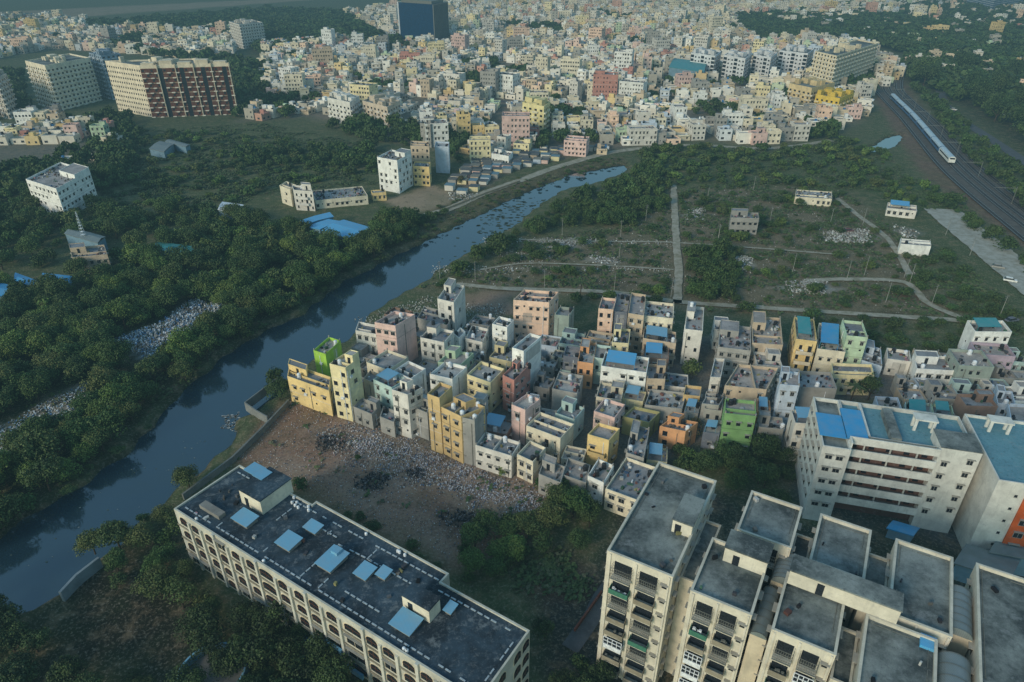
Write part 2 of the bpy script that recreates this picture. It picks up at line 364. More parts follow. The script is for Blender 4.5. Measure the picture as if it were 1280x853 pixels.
def cp(k, x, y): a, b, s = CR[k]; return (a+x/s, b+y/s)
# crop, left, near, right roof corners, height, colour, options, label
HL = [
('A', (85, 585), (320, 668), (330, 590), 7.6, 'yellow', 't', 'bright yellow two-storey house with long flat roof at the river bank'),
('A', (322, 515), (412, 538), (490, 482), 15.5, 'pale yellow', 'tc', 'tall pale yellow five-storey tower house beside the bright yellow one'),
('A', (232, 440), (300, 462), (385, 385), 10, 'lime green', 'nc', 'lime green house with open roof at the water edge'),
('A', (575, 283), (692, 303), (802, 238), 13.5, 'pink', 'qct', 'tall pinkish-grey house with blank side wall facing the river'),
('A', (468, 328), (585, 350), (600, 300), 9, 'off-white', '', 'off-white block leaning against the tall pinkish-grey house'),
('A', (928, 150), (1020, 172), (1082, 78), 12.5, 'off-white', 't', 'slender off-white tower house at the north end near the river'),
('A', (815, 258), (985, 300), (1020, 232), 7, 'raw cement', 'nc', 'unfinished grey house with bare brown roof below the slender tower'),
('A', (832, 368), (965, 396), (1022, 332), 9, 'off-white', 'st', 'off-white three-storey house with pink tinge and notched roof'),
('A', (1022, 348), (1050, 372), (1085, 335), 7, 'white', '', 'small white house squeezed between notched-roof house and cement roofs'),
('A', (1085, 372), (1180, 395), (1215, 320), 6, 'off-white', 'c', 'low off-white house with cluttered grey roof behind the white row'),
('A', (930, 505), (1060, 520), (1132, 455), 6.5, 'pale green', 't', 'pale green terrace house with white water tank on its roof'),
('A', (530, 507), (650, 552), (765, 478), 7, 'cream', 't', 'cream house with wide square grey terrace and twin tanks'),
('A', (682, 555), (778, 600), (862, 542), 9, 'white', 't', 'white house with raised white roof rim in the middle row'),
('A', (885, 572), (1012, 602), (1095, 532), 9.5, 'white', 'tq', 'white house with smooth dark grey roof and blank right wall'),
('A', (512, 598), (612, 640), (650, 592), 7, 'tan', 'b', 'tan house with arched balconies beside the pale yellow tower'),
('A', (567, 602), (672, 650), (760, 600), 8.8, 'turquoise', 'Lc', 'turquoise trimmed house with blue painted roof'),
('A', (672, 660), (762, 690), (845, 648), 12.5, 'off-white', 'tw', 'off-white four-storey house covered in small windows above the dump'),
('C', (97, 262), (200, 305), (250, 255), 4.6, 'raw cement', 'c', 'low bare cement house at the foot of the tall yellow tower'),
('C', (245, 318), (325, 350), (345, 290), 4.6, 'grey', 'c', 'low grey house with dirty roof at the edge of the dump'),
('C', (512, 190), (580, 215), (652, 148), 15.5, 'ochre', 'q', 'ochre stair tower with five stacked windows'),
('C', (585, 262), (702, 318), (835, 262), 13, 'ochre', 'pt', 'big ochre block of flats facing the rubbish dump'),
('C', (702, 322), (778, 340), (846, 250), 12.6, 'raw cement', 'nt', 'unpainted cement end of the big ochre block'),
('C', (425, 262), (512, 298), (530, 230), 8, 'grey', 'c', 'weathered grey block between the white flats and ochre block'),
('C', (782, 478), (985, 540), (1035, 462), 6.2, 'off-white', 'cp', 'long low off-white house in front of the dump'),
('C', (1016, 530), (1106, 572), (1178, 492), 6.2, 'cream', 'tt', 'cream two-storey house with washing and twin roof tanks'),
('C', (985, 250), (1062, 282), (1148, 220), 10, 'pink', 'b', 'pink tower house with stacked arched balconies'),
('D', (80, 368), (272, 440), (348, 360), 7, 'cream', 'bc', 'cream house with red washing drying on the roof'),
('C', (735, 82), (868, 128), (945, 50), 9, 'pale yellow', 'tt', 'pale yellow house with four black tanks on a stepped terrace'),
('C', (935, 85), (1000, 115), (1092, 22), 10, 'salmon', 'c', 'salmon red house with open stair well'),
('B', (180, 425), (245, 445), (345, 362), 14, 'white', 'q', 'narrow white tower rising behind the salmon red house'),
('B', (68, 292), (152, 312), (190, 268), 9, 'white', 'c', 'white three-storey house with dark floor lines near the blue shed'),
('B', (187, 158), (388, 172), (442, 112), 13, 'peach', 'tc', 'large peach four-storey building with tall blank side wall'),
('B', (418, 240), (500, 248), (530, 202), 10.5, 'grey-green', 'n', 'plain grey-green windowless block with pale blue terrace'),
('B', (665, 205), (748, 212), (765, 150), 12, 'peach', 't', 'narrow peach house with two small windows per floor'),
('B', (752, 222), (828, 228), (845, 125), 11, 'blue-grey', 'tt', 'narrow blue-grey house between peach and beige ones'),
('B', (832, 232), (920, 246), (932, 128), 12, 'tan', 't', 'narrow beige house with long empty roof and one window column'),
('B', (918, 245), (1085, 262), (1090, 178), 11, 'cream', 'tc', 'cream and white house split by a roof wall'),
('B', (915, 372), (1100, 402), (1100, 338), 7.6, 'tan', 'Lc', 'low tan house with blue sheet and crates on roof'),
('B', (915, 478), (1060, 490), (1062, 418), 6, 'brick brown', 'B', 'brick brown house covered by a bright blue sheet'),
('B', (1150, 320), (1250, 332), (1258, 200), 11, 'off-white', 's', 'tall off-white house with three lone windows in one line'),
('B', (742, 395), (835, 402), (845, 322), 8.5, 'pale yellow', 'c', 'small pale yellow tower with dark open roof'),
('B', (467, 470), (555, 482), (572, 425), 7.5, 'blue-grey', 'c', 'dark blue-grey house front with a yellow hanging cloth'),
('B', (548, 502), (635, 515), (655, 400), 8, 'orange', 'c', 'orange-brown house with red framed windows'),
('B', (637, 480), (728, 492), (738, 418), 8, 'turquoise', 'b', 'turquoise balcony house beside the orange-brown one'),
('B', (680, 528), (935, 565), (950, 482), 9.2, 'white', 'B', 'big white hall with bright blue sheet roof'),
('B', (936, 598), (1040, 602), (1042, 520), 7.5, 'tan', 'bt', 'tan house with white tank and brown balconies'),
('D', (745, 252), (955, 275), (980, 185), 5, 'grey', 'ct', 'wide grey roofed house with wall to wall clutter'),
('B', (405, 655), (545, 682), (580, 582), 7, 'grey', 'nc', 'grey house with big bare cement terrace in the centre'),
('D', (243, 298), (350, 335), (408, 268), 6.2, 'turquoise', 't', 'mint rimmed white terrace in the middle of the settlement'),
('D', (460, 287), (577, 325), (635, 250), 7.2, 'pink', 'c', 'pink house with cluttered roof and two dark windows'),
('D', (622, 318), (770, 352), (832, 292), 5, 'olive', 'n', 'olive green house under a plain grey slab roof'),
('D', (425, 418), (545, 452), (605, 385), 8.2, 'yellow', 'b', 'yellow house with plain grey roof and white top wall'),
('D', (640, 520), (740, 552), (772, 388), 6, 'grey', 'c', 'narrow grey house with ribbed pipes on its roof'),
('D', (525, 722), (722, 795), (830, 610), 5.5, 'cream', 'c', 'low cream house with wide grey terrace beside the apartment blocks'),
('D', (150, 640), (272, 690), (300, 600), 5.2, 'grey', 'c', 'grey house with heaped rubbish on the roof at the dump'),
('D', (285, 645), (415, 690), (440, 590), 5, 'raw cement', 'c', 'bare cement house hung with pink washing'),
('D', (425, 650), (515, 690), (572, 592), 6, 'white', 'ct', 'small white house with messy roof near the yellow one'),
('D', (830, 372), (975, 402), (1045, 350), 5.8, 'orange', 'c', 'bright orange house half hidden by trees'),
('D', (1065, 245), (1162, 255), (1185, 215), 7.5, 'grey', '', 'grey two-window house beside the green alley wall'),
('D', (962, 195), (1055, 205), (1065, 150), 6, 'ochre', '', 'ochre box room on wide grey roofs'),
('D', (1072, 405), (1165, 415), (1180, 370), 4.5, 'blue-grey', 'L', 'low house with pale blue sheet roof by the trees'),
('D', (965, 290), (1045, 300), (1060, 250), 4.4, 'grey', 'L', 'low house under a pale blue roof sheet between clutter'),
('D', (620, 215), (735, 235), (755, 180), 4.2, 'pale yellow', 'L', 'tiny pale yellow shop with blue awning below the white hall'),
('E', (115, 255), (240, 270), (240, 180), 9, 'grey', 'tc', 'grey house with full cluttered roof west of the pinkish one'),
('E', (245, 240), (362, 248), (352, 145), 9, 'tan', 'c', 'tan house with yellow striped front and pink roof rim'),
('E', (412, 225), (492, 235), (480, 150), 10, 'yellow', 'bT', 'ornate yellow house with turquoise sheet on top'),
('E', (492, 262), (600, 275), (600, 175), 8, 'cream', 'Dc', 'cream house with deep blue tarpaulin beside the pale green tower'),
('E', (605, 212), (686, 220), (665, 160), 11.5, 'pale green', '', 'pale green tower house with single window column'),
('E', (552, 360), (710, 366), (700, 322), 6, 'pale yellow', 'b', 'pale yellow house with ornate railing balcony and tree beside'),
('E', (140, 402), (300, 418), (345, 335), 9, 'tan', 'cp', 'large brownish house with two patchy terraces'),
('E', (350, 398), (425, 404), (425, 352), 13, 'pale blue', '', 'pale blue-white tall house beside long cement wall'),
('E', (428, 408), (568, 414), (545, 352), 9, 'raw cement', 'nc', 'bare cement house with a red drum on the roof'),
('E', (140, 508), (260, 520), (258, 462), 10.5, 'green', 't', 'light green four-storey house with white window sills'),
('E', (85, 370), (125, 372), (140, 300), 8, 'off-white', 'c', 'thin off-white house in front of the grey cluttered one'),
('E', (1095, 197), (1235, 198), (1200, 155), 10, 'white', 'T', 'white house with tall openings and turquoise roof room'),
('E', (1105, 282), (1250, 292), (1215, 245), 7.2, 'mauve', 'c', 'mauve house beside the white one with tall openings'),
('E', (872, 338), (1020, 346), (1000, 292), 6.4, 'white', 't', 'white two-storey house with two black windows near the right edge'),
('E', (1035, 325), (1168, 332), (1120, 268), 9, 'grey-green', 't', 'pale olive house with blank front wall'),
('E', (1060, 480), (1182, 482), (1145, 436), 8, 'brick brown', '', 'brown box-like house with blue skylight'),
('E', (408, 545), (520, 552), (500, 500), 10.5, 'off-white', 'bL', 'dirty off-white flats with stacked balconies beside the white school block'),
('E', (830, 515), (930, 522), (925, 470), 6, 'turquoise', 'T', 'turquoise roofed house behind the school block'),
('E', (935, 512), (1015, 520), (1005, 478), 6.5, 'pale green', 'T', 'pale green house with teal roof behind the school terrace'),
('E', (730, 500), (820, 505), (800, 448), 6, 'pale blue', 'c', 'pale blue house with sloping parapet behind the school block'),
('E', (1180, 470), (1250, 480), (1235, 425), 6.5, 'pale blue', 'c', 'pale blue house with odd corner roof at the right'),
('E', (1235, 560), (1330, 565), (1310, 475), 9, 'pale blue', '', 'plain pale blue wall house cut by the right edge'),
('E', (660, 305), (740, 330), (735, 262), 4.2, 'pale blue', 'c', 'low house with rounded pale blue roof behind the green tower'),
('E', (760, 300), (850, 312), (845, 270), 5, 'off-white', 'c', 'off-white low house with junk on top near the fields'),
('E', (265, 500), (315, 505), (312, 460), 7, 'orange', 'L', 'small orange house with pale blue awning beside the light green one'),
('E', (60, 490), (130, 500), (135, 440), 6.5, 'grey', 'c', 'grey house with ribbed front left of the light green one'),
('E', (270, 560), (365, 570), (360, 525), 6, 'raw cement', 'c', 'dark cement house right of the light green one'),
# beyond the river
('I', (560, 112), (667, 132), (742, 92), 15.5, 'white', 'cw', 'white six-storey flats with rows of pink windows beyond the river'),
('I', (752, 160), (838, 166), (846, 140), 9.5, 'yellow', '', 'orange-yellow house joined to white flats beyond the river'),
('I', (738, 52), (838, 56), (838, 30), 16, 'tan', 'q', 'tall beige tower behind the orange-yellow house'),
('I', (868, 55), (942, 58), (945, 32), 13.5, 'pale blue', 'n', 'slim pale blue tower beyond the river'),
('I', (40, 264), (95, 285), (130, 262), 8, 'cream', '', 'small cream two-storey house near the blue sheds'),
('I', (115, 288), (216, 296), (205, 270), 9, 'off-white', 'b', 'off-white house on open pillars above the blue sheds'),
('I', (230, 345), (510, 318), (480, 268), 4, 'cream', 'c', 'long low cream row house with patched grey roof beyond the river'),
('I', (535, 305), (608, 300), (600, 285), 3.8, 'yellow', '', 'low yellow arcade at the end of the long row'),
('I', (1052, 22), (1165, 20), (1165, 0), 11.5, 'pale yellow', '', 'pale yellow four-storey house standing alone above the slum'),
('I', (1170, 92), (1262, 108), (1285, 85), 5, 'white', 'c', 'white low house with mauve wall beside the pale yellow block'),
('P', (705, 175), (733, 177), (737, 171), 8.5, 'pink', '', 'pale pink cube house beside the canal road'),
('P', (32, 224), (70, 236), (112, 213), 13.5, 'white', 'tw', 'white five-storey flats at the left edge of the woods'),
('P', (90, 322), (134, 318), (130, 306), 7, 'tan', 'c', 'tan pump house with roof masts among the trees'),
('P', (914, 272), (949, 273), (948, 266), 7, 'raw cement', 'c', 'unfinished two-storey cement house alone in the fields'),
('P', (994, 246), (1040, 249), (1040, 240), 3.6, 'cream', 'c', 'low cream shed with white roof edge in the fields'),
('P', (1126, 305), (1164, 308), (1163, 301), 4.2, 'white', 'n', 'low white shed alone in the scrub on the right'),
('P', (1109, 260), (1146, 264), (1146, 257), 3.5, 'off-white', 'B', 'off-white shed half covered with blue sheet near the tracks'),
]
def lnr(k, a, b, c, h):
    L, Nn, Rr = G(*cp(k, *a), h), G(*cp(k, *b), h), G(*cp(k, *c), h)
    return [L, Nn, Rr, (L[0]+Rr[0]-Nn[0], L[1]+Rr[1]-Nn[1])]
for i, (k, a, b, c, h, cn, op, lab) in enumerate(HL):
    P = lnr(k, a, b, c, h); far = 'beyond' in lab or k in 'IP'
    house(P, h, mul(CN[cn], 1.0), lab, seed=i, opts=op, group='houses beyond the river and fields' if far else 'flat roofed houses of the riverside settlement')
# ---- box rooms and infill of the settlement
def inpoly(x, y, P):
    r = False; n = len(P); j = n-1
    for i in range(n):
        if (P[i][1] > y) != (P[j][1] > y) and x < (P[j][0]-P[i][0])*(y-P[i][1])/(P[j][1]-P[i][1])+P[i][0]: r = not r
        j = i
    return r
def pts_in(P):
    out = []
    for s in (0.04, .35, .65, .96):
        for t in (0.04, .35, .65, .96):
            out.append((P[0][0]+(P[1][0]-P[0][0])*s+(P[3][0]-P[0][0])*t, P[0][1]+(P[1][1]-P[0][1])*s+(P[3][1]-P[0][1])*t))
    return out
def clash(P, others):
    c = cen(P)
    for Q, _ in others:
        d = cen(Q)
        if hypot(c[0]-d[0], c[1]-d[1]) > 30: continue
        if any(inpoly(x, y, Q) for x, y in pts_in(P)) or (len(Q) == 4 and any(inpoly(x, y, P) for x, y in pts_in(Q))): return True
    return False
APTU = (cos(radians(-29.5)), sin(radians(-29.5))); APTO = G(761, 685, 26)
def uvp(O, U, u, v): return (O[0]+U[0]*u-U[1]*v, O[1]+U[1]*u+U[0]*v)
def rect(O, U, u0, u1, v0, v1): return [uvp(O, U, u0, v0), uvp(O, U, u1, v0), uvp(O, U, u1, v1), uvp(O, U, u0, v1)]
SCU = (cos(radians(-15)), sin(radians(-15))); SCO = G(1018, 530, 18.6)
AUTO = []     # (root, base label, colour word) for things labelled at the end
COLONY = GP([(366, 500), (440, 520), (520, 548), (595, 578), (690, 610), (760, 628), (820, 625), (850, 560), (905, 560), (1000, 560), (1010, 500), (1090, 500), (1290, 590), (1290, 440), (1200, 445), (1120, 455), (1010, 432), (900, 418), (850, 425), (760, 420), (700, 415), (620, 410), (560, 395), (500, 400), (450, 425), (430, 455), (400, 470)])
RES = [(rect(SCO, SCU, -6, 70, -12, 12), 0)]
TREEGAP = [G(655, 480), G(868, 470), G(690, 400), G(1085, 505), G(735, 425), G(360, 480), G(850, 545)]
ninf = 0
for ring_ in range(2):
    step = 6.4 if ring_ == 0 else 4.6
    for gy in np.arange(95, 205, step):
        for gx in np.arange(-60, 140, step):
            t = max(0, min(1, (gx+40)/110)); ang = radians(-27*(1-t)-8*t+random.uniform(-3, 3))
            x, y = gx+random.uniform(-1, 1), gy+random.uniform(-1, 1)
            if not inpoly(x, y, COLONY) or ninf > 150: continue
            if any(hypot(x-g[0], y-g[1]) < 5 for g in TREEGAP): continue
            w, d = step*random.uniform(.85, 1.05), step*random.uniform(.8, 1.1)
            U = (cos(ang), sin(ang)); P = rect((x, y), U, -w/2, w/2, -d/2, d/2)
            if not all(inpoly(p[0], p[1], COLONY) for p in P) or clash(P, FOOT) or clash(P, RES): continue
            h = random.choice([3.6, 3.8, 4.2, 5.6, 6.4]) if ring_ == 0 else random.choice([3.0, 3.4, 3.8])
            cn = random.choice(['grey', 'grey', 'raw cement', 'raw cement', 'off-white', 'cream', 'tan', 'pink', 'pale blue', 'white', 'pale yellow', 'brick brown', 'turquoise'])
            op = random.choice(['c', 'c', 'ct', 'c', 'cp', 'L' if random.random() < .25 else 'c'])
            T = house(P, h, mul(CN[cn], random.uniform(.75, 1)), '', seed=500+ninf, opts=op); ninf += 1
            AUTO.append((T.root, 'low %s house with %s roof' % (cn, 'blue sheet' if 'L' in op else random.choice(['cluttered', 'patchy', 'dull grey', 'stained'])), 'h'))
# ------------------------------------------------------------------ apartment blocks, lower right
def slab_roof(T, P, z, mat='darkroof', par=.7, wallcol=None, t=.3):
    pass
def block(P, h, label, mat='greyroof', cat='apartment block', name='apartment_block', group='cream apartment blocks with dark roofs', col=None, par=.55, rim=.24):
    T = Thing(name, P, label, cat, group); col = col or S(216, 208, 188)
    w = MB(); w.prism(P, -.3, h, top=False); w.ring(P, h-par, h, rim); T.part('wall', w, 'wall', color=col)
    r = MB(); r.prism(inset(P, rim-.02), h-par-.3, h-par+.02); T.part('roof', r, mat)
    cp_ = MB(); cp_.prism(inset(P, -.04), h+.003, h+.1, top=False); Q = inset(P, rim+.05)
    O_ = ccw(inset(P, -.04)); Q = ccw(Q)
    for i in range(len(O_)):
        j = (i+1) % len(O_); cp_.face([(*O_[i], h+.1), (*O_[j], h+.1), (*Q[j], h+.1), (*Q[i], h+.1)]); cp_.face([(*Q[i], h-.1), (*Q[j], h-.1), (*Q[j], h+.1), (*Q[i], h+.1)])
    T.part('coping', cp_, 'wall', color=mul(col, .9)); clutter(P, h-par+.02, .05, random.Random(int(h*7+P[0][0])))
    FOOT.append((P, h)); return T
def balcony(T, m, u, n, w, d, z, fh, style, R):
    """a balcony with slab, railing, recess behind and whatever closes it"""
    b = MB(); c = (m[0]+n[0]*d/2, m[1]+n[1]*d/2)
    b.obox(c, u, w, d, z-.14, z, bottom=True)
    o = T.part('balcony', b, 'wall', color=S(206, 198, 180))
    dk = MB(); dk.obox((m[0]+n[0]*.03, m[1]+n[1]*.03), u, w-.3, .08, z, z+fh-.5); T.part('door', dk, 'glass', parent=o)
    r = MB()
    if style == 'grille':
        for zz in (.05, .5, 1.0, 1.6, 2.2): r.obox((m[0]+n[0]*d, m[1]+n[1]*d), u, w, .05, z+zz, z+zz+.05)
        k = int(w/.28)
        for i in range(k+1):
            s = -w/2+w*i/k; r.obox((m[0]+n[0]*d+u[0]*s, m[1]+n[1]*d+u[1]*s), u, .04, .04, z, z+2.25)
        for q in (-1, 1):
            for zz in (.5, 1.0, 1.6, 2.2): r.obox((c[0]+u[0]*q*w/2, c[1]+u[1]*q*w/2), u, .04, d, z+zz, z+zz+.05)
        T.part('grille', r, 'rail', parent=o)
    elif style == 'glazed':
        r.obox((m[0]+n[0]*d, m[1]+n[1]*d), u, w, .1, z, z+.9); 
        for i in range(5):
            s = -w/2+w*i/4; r.obox((m[0]+n[0]*d+u[0]*s, m[1]+n[1]*d+u[1]*s), u, .09, .1, z+.9, z+2.4)
        for zz in (1.6, 2.35): r.obox((m[0]+n[0]*d, m[1]+n[1]*d), u, w, .09, z+zz, z+zz+.09)
        for q in (-1, 1): r.obox((c[0]+u[0]*q*(w/2-.05), c[1]+u[1]*q*(w/2-.05)), u, .1, d, z, z+.9)
        T.part('glazing_frame', r, 'white', parent=o)
        g = MB(); g.obox((m[0]+n[0]*(d-.07), m[1]+n[1]*(d-.07)), u, w-.1, .03, z+.9, z+2.35); T.part('pane', g, 'glass', parent=o)
    else:
        r.obox((m[0]+n[0]*d, m[1]+n[1]*d), u, w, .08, z+.02, z+.95)
        for q in (-1, 1): r.obox((c[0]+u[0]*q*(w/2-.05), c[1]+u[1]*q*(w/2-.05)), u, .08, d-.1, z+.02, z+.95)
        T.part('railing', r, {'net': 'greennet', 'wall': 'ledge'}.get(style, 'ledge'), parent=o)
        if R.random() < .6:
            x = MB()
            for _ in range(5): 
                s = R.uniform(-w/2+.3, w/2-.3); x.obox((m[0]+n[0]*d*.6+u[0]*s, m[1]+n[1]*d*.6+u[1]*s), u, .35, .3, z+.01, z+R.uniform(.4, 1.2)); 
            T.part('stored_goods', x, R.choice(['brown', 'rail', 'white']), parent=o)
def apt(rc, h, label, faces=((0, 2),), seed=0, extra=None):
    P = rect(APTO, APTU, *rc); T = block(P, h, label); R = random.Random(seed); fh = 3.0
    for a, b, L, u, n, vis in side_info(P):
        if vis < -.5: continue
        front = n[0]*-.5+n[1]*-.86 > .8
        nf = int((h-.8)/fh)
        for k in range(nf):
            z = h-.9-fh*(k+1)+.1
            if z < .2: break
            if front and extra != 'nofront':
                for q in (.27, .66):
                    m = (a[0]+u[0]*L*q, a[1]+u[1]*L*q); balcony(T, m, u, n, L*.3, 1.2, z, fh, R.choice(['wall', 'net', 'grille', 'glazed', 'wall', 'wall']) if k else 'grille', R)
                m = (a[0]+u[0]*L*.9, a[1]+u[1]*L*.9); T.window(m[0], m[1], z+1, n, .7, .9, 'shade')
            elif not front:
                nw = max(1, int(L/3.4))
                for i in range(nw):
                    s = (i+.5)/nw*L; T.window(a[0]+u[0]*s, a[1]+u[1]*s, z+.9, n, 1.2 if i % 2 else .7, 1.1 if i % 2 else .8, 'shade')
        if front:
            f = MB()
            for q in (.06, .465, .955):
                m = (a[0]+u[0]*L*q+n[0]*.1, a[1]+u[1]*L*q+n[1]*.1); f.obox(m, u, .25, .2, 0, h-.2)
            T.part('pilaster', f, 'wall', color=S(218, 210, 192))
    pl = MB()     # pipes along the inside of the parapet
    for a, b, L, u, n, vis in side_info(inset(P, .8)):
        for s_ in range(3):
            if R.random() < .5: pl.tube((a[0]+(b[0]-a[0])*s_*.33, a[1]+(b[1]-a[1])*s_*.33, h-.45), (a[0]+(b[0]-a[0])*(s_+.9)*.33, a[1]+(b[1]-a[1])*(s_+.9)*.33, h-.45), .05, .05, 5)
        pl.tube((*a, h-.45), (a[0]+.01, a[1], h-.1), .04, .04, 5)
    T.part('pipe', pl, 'rail')
    T.done(); return T
def headroom(T, rc, z0, z1, U=APTU, O=APTO, col=S(216, 208, 188), roofm='greyroof', name='stair_room', door=True, over=.12):
    P = rect(O, U, *rc); m = MB(); m.prism(P, z0, z1, top=False); w = T.part(name, m, 'wall', color=col)
    r = MB(); r.prism(inset(P, -over), z1, z1+.22, bottom=True); T.part(name+'_roof', r, roofm)
    if door:
        a, b, L, u, n, vis = side_info(P)[0]; d = MB(); mm = (a[0]+u[0]*L*.3+n[0]*.03, a[1]+u[1]*L*.3+n[1]*.03); d.obox(mm, u, .9, .05, z0+.05, z0+2.0); T.part('door', d, 'glass', parent=w)
    return w
Ta = apt((0, 9.6, -.6, 21.5), 26, 'apartment block with the longest bare grey roof, nearest to the rubbish dump', seed=1)
headroom(Ta, (6.6, 9.5, 8, 14), 25.2, 27.8)
for rc, lab, sd in (((15, 22.6, 12.6, 22), 'square-roofed cream apartment block north of the one with a lift room on back', 2),
                    ((12.3, 20.3, -1.6, 9.2), 'cream apartment block with a white lift room over its back edge', 3),
                    ((25.2, 32.2, 11.6, 22), 'cream apartment block with plain dark roof facing the white school block', 4),
                    ((22.9, 30.4, -2.4, 8), 'cream apartment block joined to its neighbour by a long white roof room', 5),
                    ((35.4, 42.6, 7.4, 22), 'cream apartment block with deep dark roof beside the blue roof hatch', 6),
                    ((33, 41, -6, 6), 'cream apartment block with pipe-lined dark roof between vaulted passages', 7),
                    ((45.4, 56, -8, 22.5), 'broad dark-roofed cream apartment block at the right edge', 8)):
    T_ = apt(rc, 26, lab, seed=sd)
    if sd == 3: headroom(T_, (14.6, 20.3, 6.2, 9.8), 25.2, 28, name='lift_room')
    if sd == 5: headroom(T_, (23.2, 36.4, 6, 9), 26.0, 28.4, name='lift_room')
    if sd == 7:
        m = MB(); m.prism(rect(APTO, APTU, 39.2, 41, 4.4, 6.4), 25.25, 25.9); T_.part('roof_hatch', m, 'blue')
# link corridors with barrel vaults and flat connectors
def vault(rc, z0, label):
    P = rect(APTO, APTU, *rc); T = Thing('vaulted_passage', P, label, 'passage', 'vaulted passages between the apartment blocks')
    w = MB(); w.prism(P, -.3, z0, top=True); T.part('wall', w, 'wall', color=S(206, 192, 166))
    v = MB(); u0, u1, v0, v1 = rc; n = 14; r = (u1-u0)/2
    def q(i, vv): a = pi*i/n; x, y = uvp(APTO, APTU, u0+r-r*cos(a), vv); return (x, y, z0+.02+r*.75*sin(a))
    ns = 6
    for j in range(ns):
        va, vb = v0+(v1-v0)*j/ns, v0+(v1-v0)*(j+1)/ns
        for i in range(n): v.face([q(i, va), q(i+1, va), q(i+1, vb), q(i, vb)])
    for vv in (v0, v1): v.face([q(i, vv) for i in range(n+1)])
    rb = MB()
    for j in range(ns+1):
        va = v0+(v1-v0)*j/ns
        for i in range(n):
            a, b = q(i, va-.06), q(i+1, va-.06); c, d = q(i+1, va+.06), q(i, va+.06); rb.face([(p[0], p[1], p[2]+.05) for p in (a, b, c, d)])
    T.part('vault', v, 'vault'); T.part('rib', rb, 'rail'); FOOT.append((P, z0))
vault((21.2, 24.8, 8.4, 13.4), 23, 'short ribbed vault passage nearest the school block')
vault((20.6, 22.7, -1, 7.4), 22, 'low ribbed vault passage beside the white lift room block')
vault((42, 45.2, 9.5, 17.2), 24.5, 'ribbed vault passage with yellow front beside the deepest roof')
vault((41.4, 45, -5, 5.4), 24.3, 'ribbed vault passage in the bottom right corner')
for rc, z, lab in (((9.7, 12.2, 4, 17), 21.5, 'flat grey link between the long-roofed block and its neighbour'), ((30.6, 32.9, -3, 5.6), 22.5, 'narrow grey lane roof between two front blocks'), ((32.4, 35.3, 9.5, 20), 23.5, 'flat link with cement roof behind the long white roof room'), ((22.7, 25.1, 13.8, 20.5), 22, 'sunken flat link beyond the short vault')):
    P = rect(APTO, APTU, *rc); T_ = block(P, z, lab, name='link_building', cat='building', group='links between the apartment blocks', par=.4, rim=.2)
# ------------------------------------------------------------------ long building, lower left
BLU = (cos(radians(-32.7)), sin(radians(-32.7))); BLO = G(217, 636, 13); H1 = 13.0
PB = [uvp(BLO, BLU, u, v) for u, v in ((0, 0), (66.7, 0), (66.7, 13), (50.3, 13), (50.3, 15), (20, 15.2), (20, 14.2), (0, 14.2))]
T = Thing('long_apartment_building', PB, 'long cream building with dark flat roof, small blue roofs and arched windows', 'building')
w = MB(); w.prism(PB, -.3, H1, top=False); w.ring(PB, H1-.35, H1, .3); T.part('wall', w, 'wall', color=S(200, 196, 180))
r = MB(); r.prism(inset(PB, .28), H1-.7, H1-.33); T.part('roof', r, 'darkroof')
FOOT.append((PB, H1)); R = random.Random(5)
# dashed white tile strips on the roof
def dash(u0, v0, u1, v1, wd=.22, st=1.25):
    ds = MB(); a, b = uvp(BLO, BLU, u0, v0), uvp(BLO, BLU, u1, v1); L = hypot(b[0]-a[0], b[1]-a[1]); U = ((b[0]-a[0])/L, (b[1]-a[1])/L)
    for i in range(int(L/st)):
        if R.random() < .08: continue
        s = (i+.5)*st; ds.obox((a[0]+U[0]*s, a[1]+U[1]*s), U, st*.72, wd, H1-.33, H1-.2)
    if ds.f: T.part('tile_strip', ds, 'dash')
for q in ((1, 1.5, 66, 1.5), (16, 13.2, 50, 13.2), (1, 12.8, 9, 12.8), (50.6, 11.6, 65.6, 11.6), (65.6, 1.6, 65.6, 11.4), (30.5, 1.6, 30.5, 10), (30.5, 10, 38, 10.4), (10, 1.6, 10, 4), (38.4, 3.6, 46.8, 3.6), (37, 10.3, 48, 10.3), (37, 10.3, 37, 13), (47.6, 2, 47.6, 1.5), (21.3, 2, 21.3, 4.4), (17.5, 8, 17.5, 12.6), (34.6, 1.6, 34.6, 4.3), (24.5, 11, 30, 11), (51, 6.5, 51, 11.5), (27.5, 10.5, 27.5, 13)): dash(*q)
for rc in ((11, 15.2, 3.7, 6.6), (21.9, 25.5, 4.0, 7.2), (23.2, 26.3, 9, 11.2), (30.9, 34.5, 4.5, 9), (37.5, 40.3, 6.4, 9.3), (40.7, 42.8, 8.1, 10.2), (48.6, 52.7, 2.4, 5.8), (53.9, 55.5, 8.6, 10.6)):
    P = rect(BLO, BLU, *rc); m = MB(); hh = H1+R.uniform(.35, .6)
    m.prism(inset(P, .3), H1-.33, hh, top=False); o = T.part('skylight_box', m, 'concrete')
    m = MB(); a = [(*p, hh+.02+(.25 if i > 1 else 0)) for i, p in enumerate(P)]; m.face(a); m.face([(x, y, z-.08) for x, y, z in a[::-1]])
    for i in range(4):
        p, q = a[i], a[(i+1) % 4]; m.face([(p[0], p[1], p[2]-.08), (q[0], q[1], q[2]-.08), q, p])
    T.part('blue_cover', m, 'lightblue', parent=o)
m = MB(); m.prism(rect(BLO, BLU, 31.8, 33.2, 7.4, 8.8), H1+.7, H1+1.3); T.part('blue_hatch', m, 'lightblue')
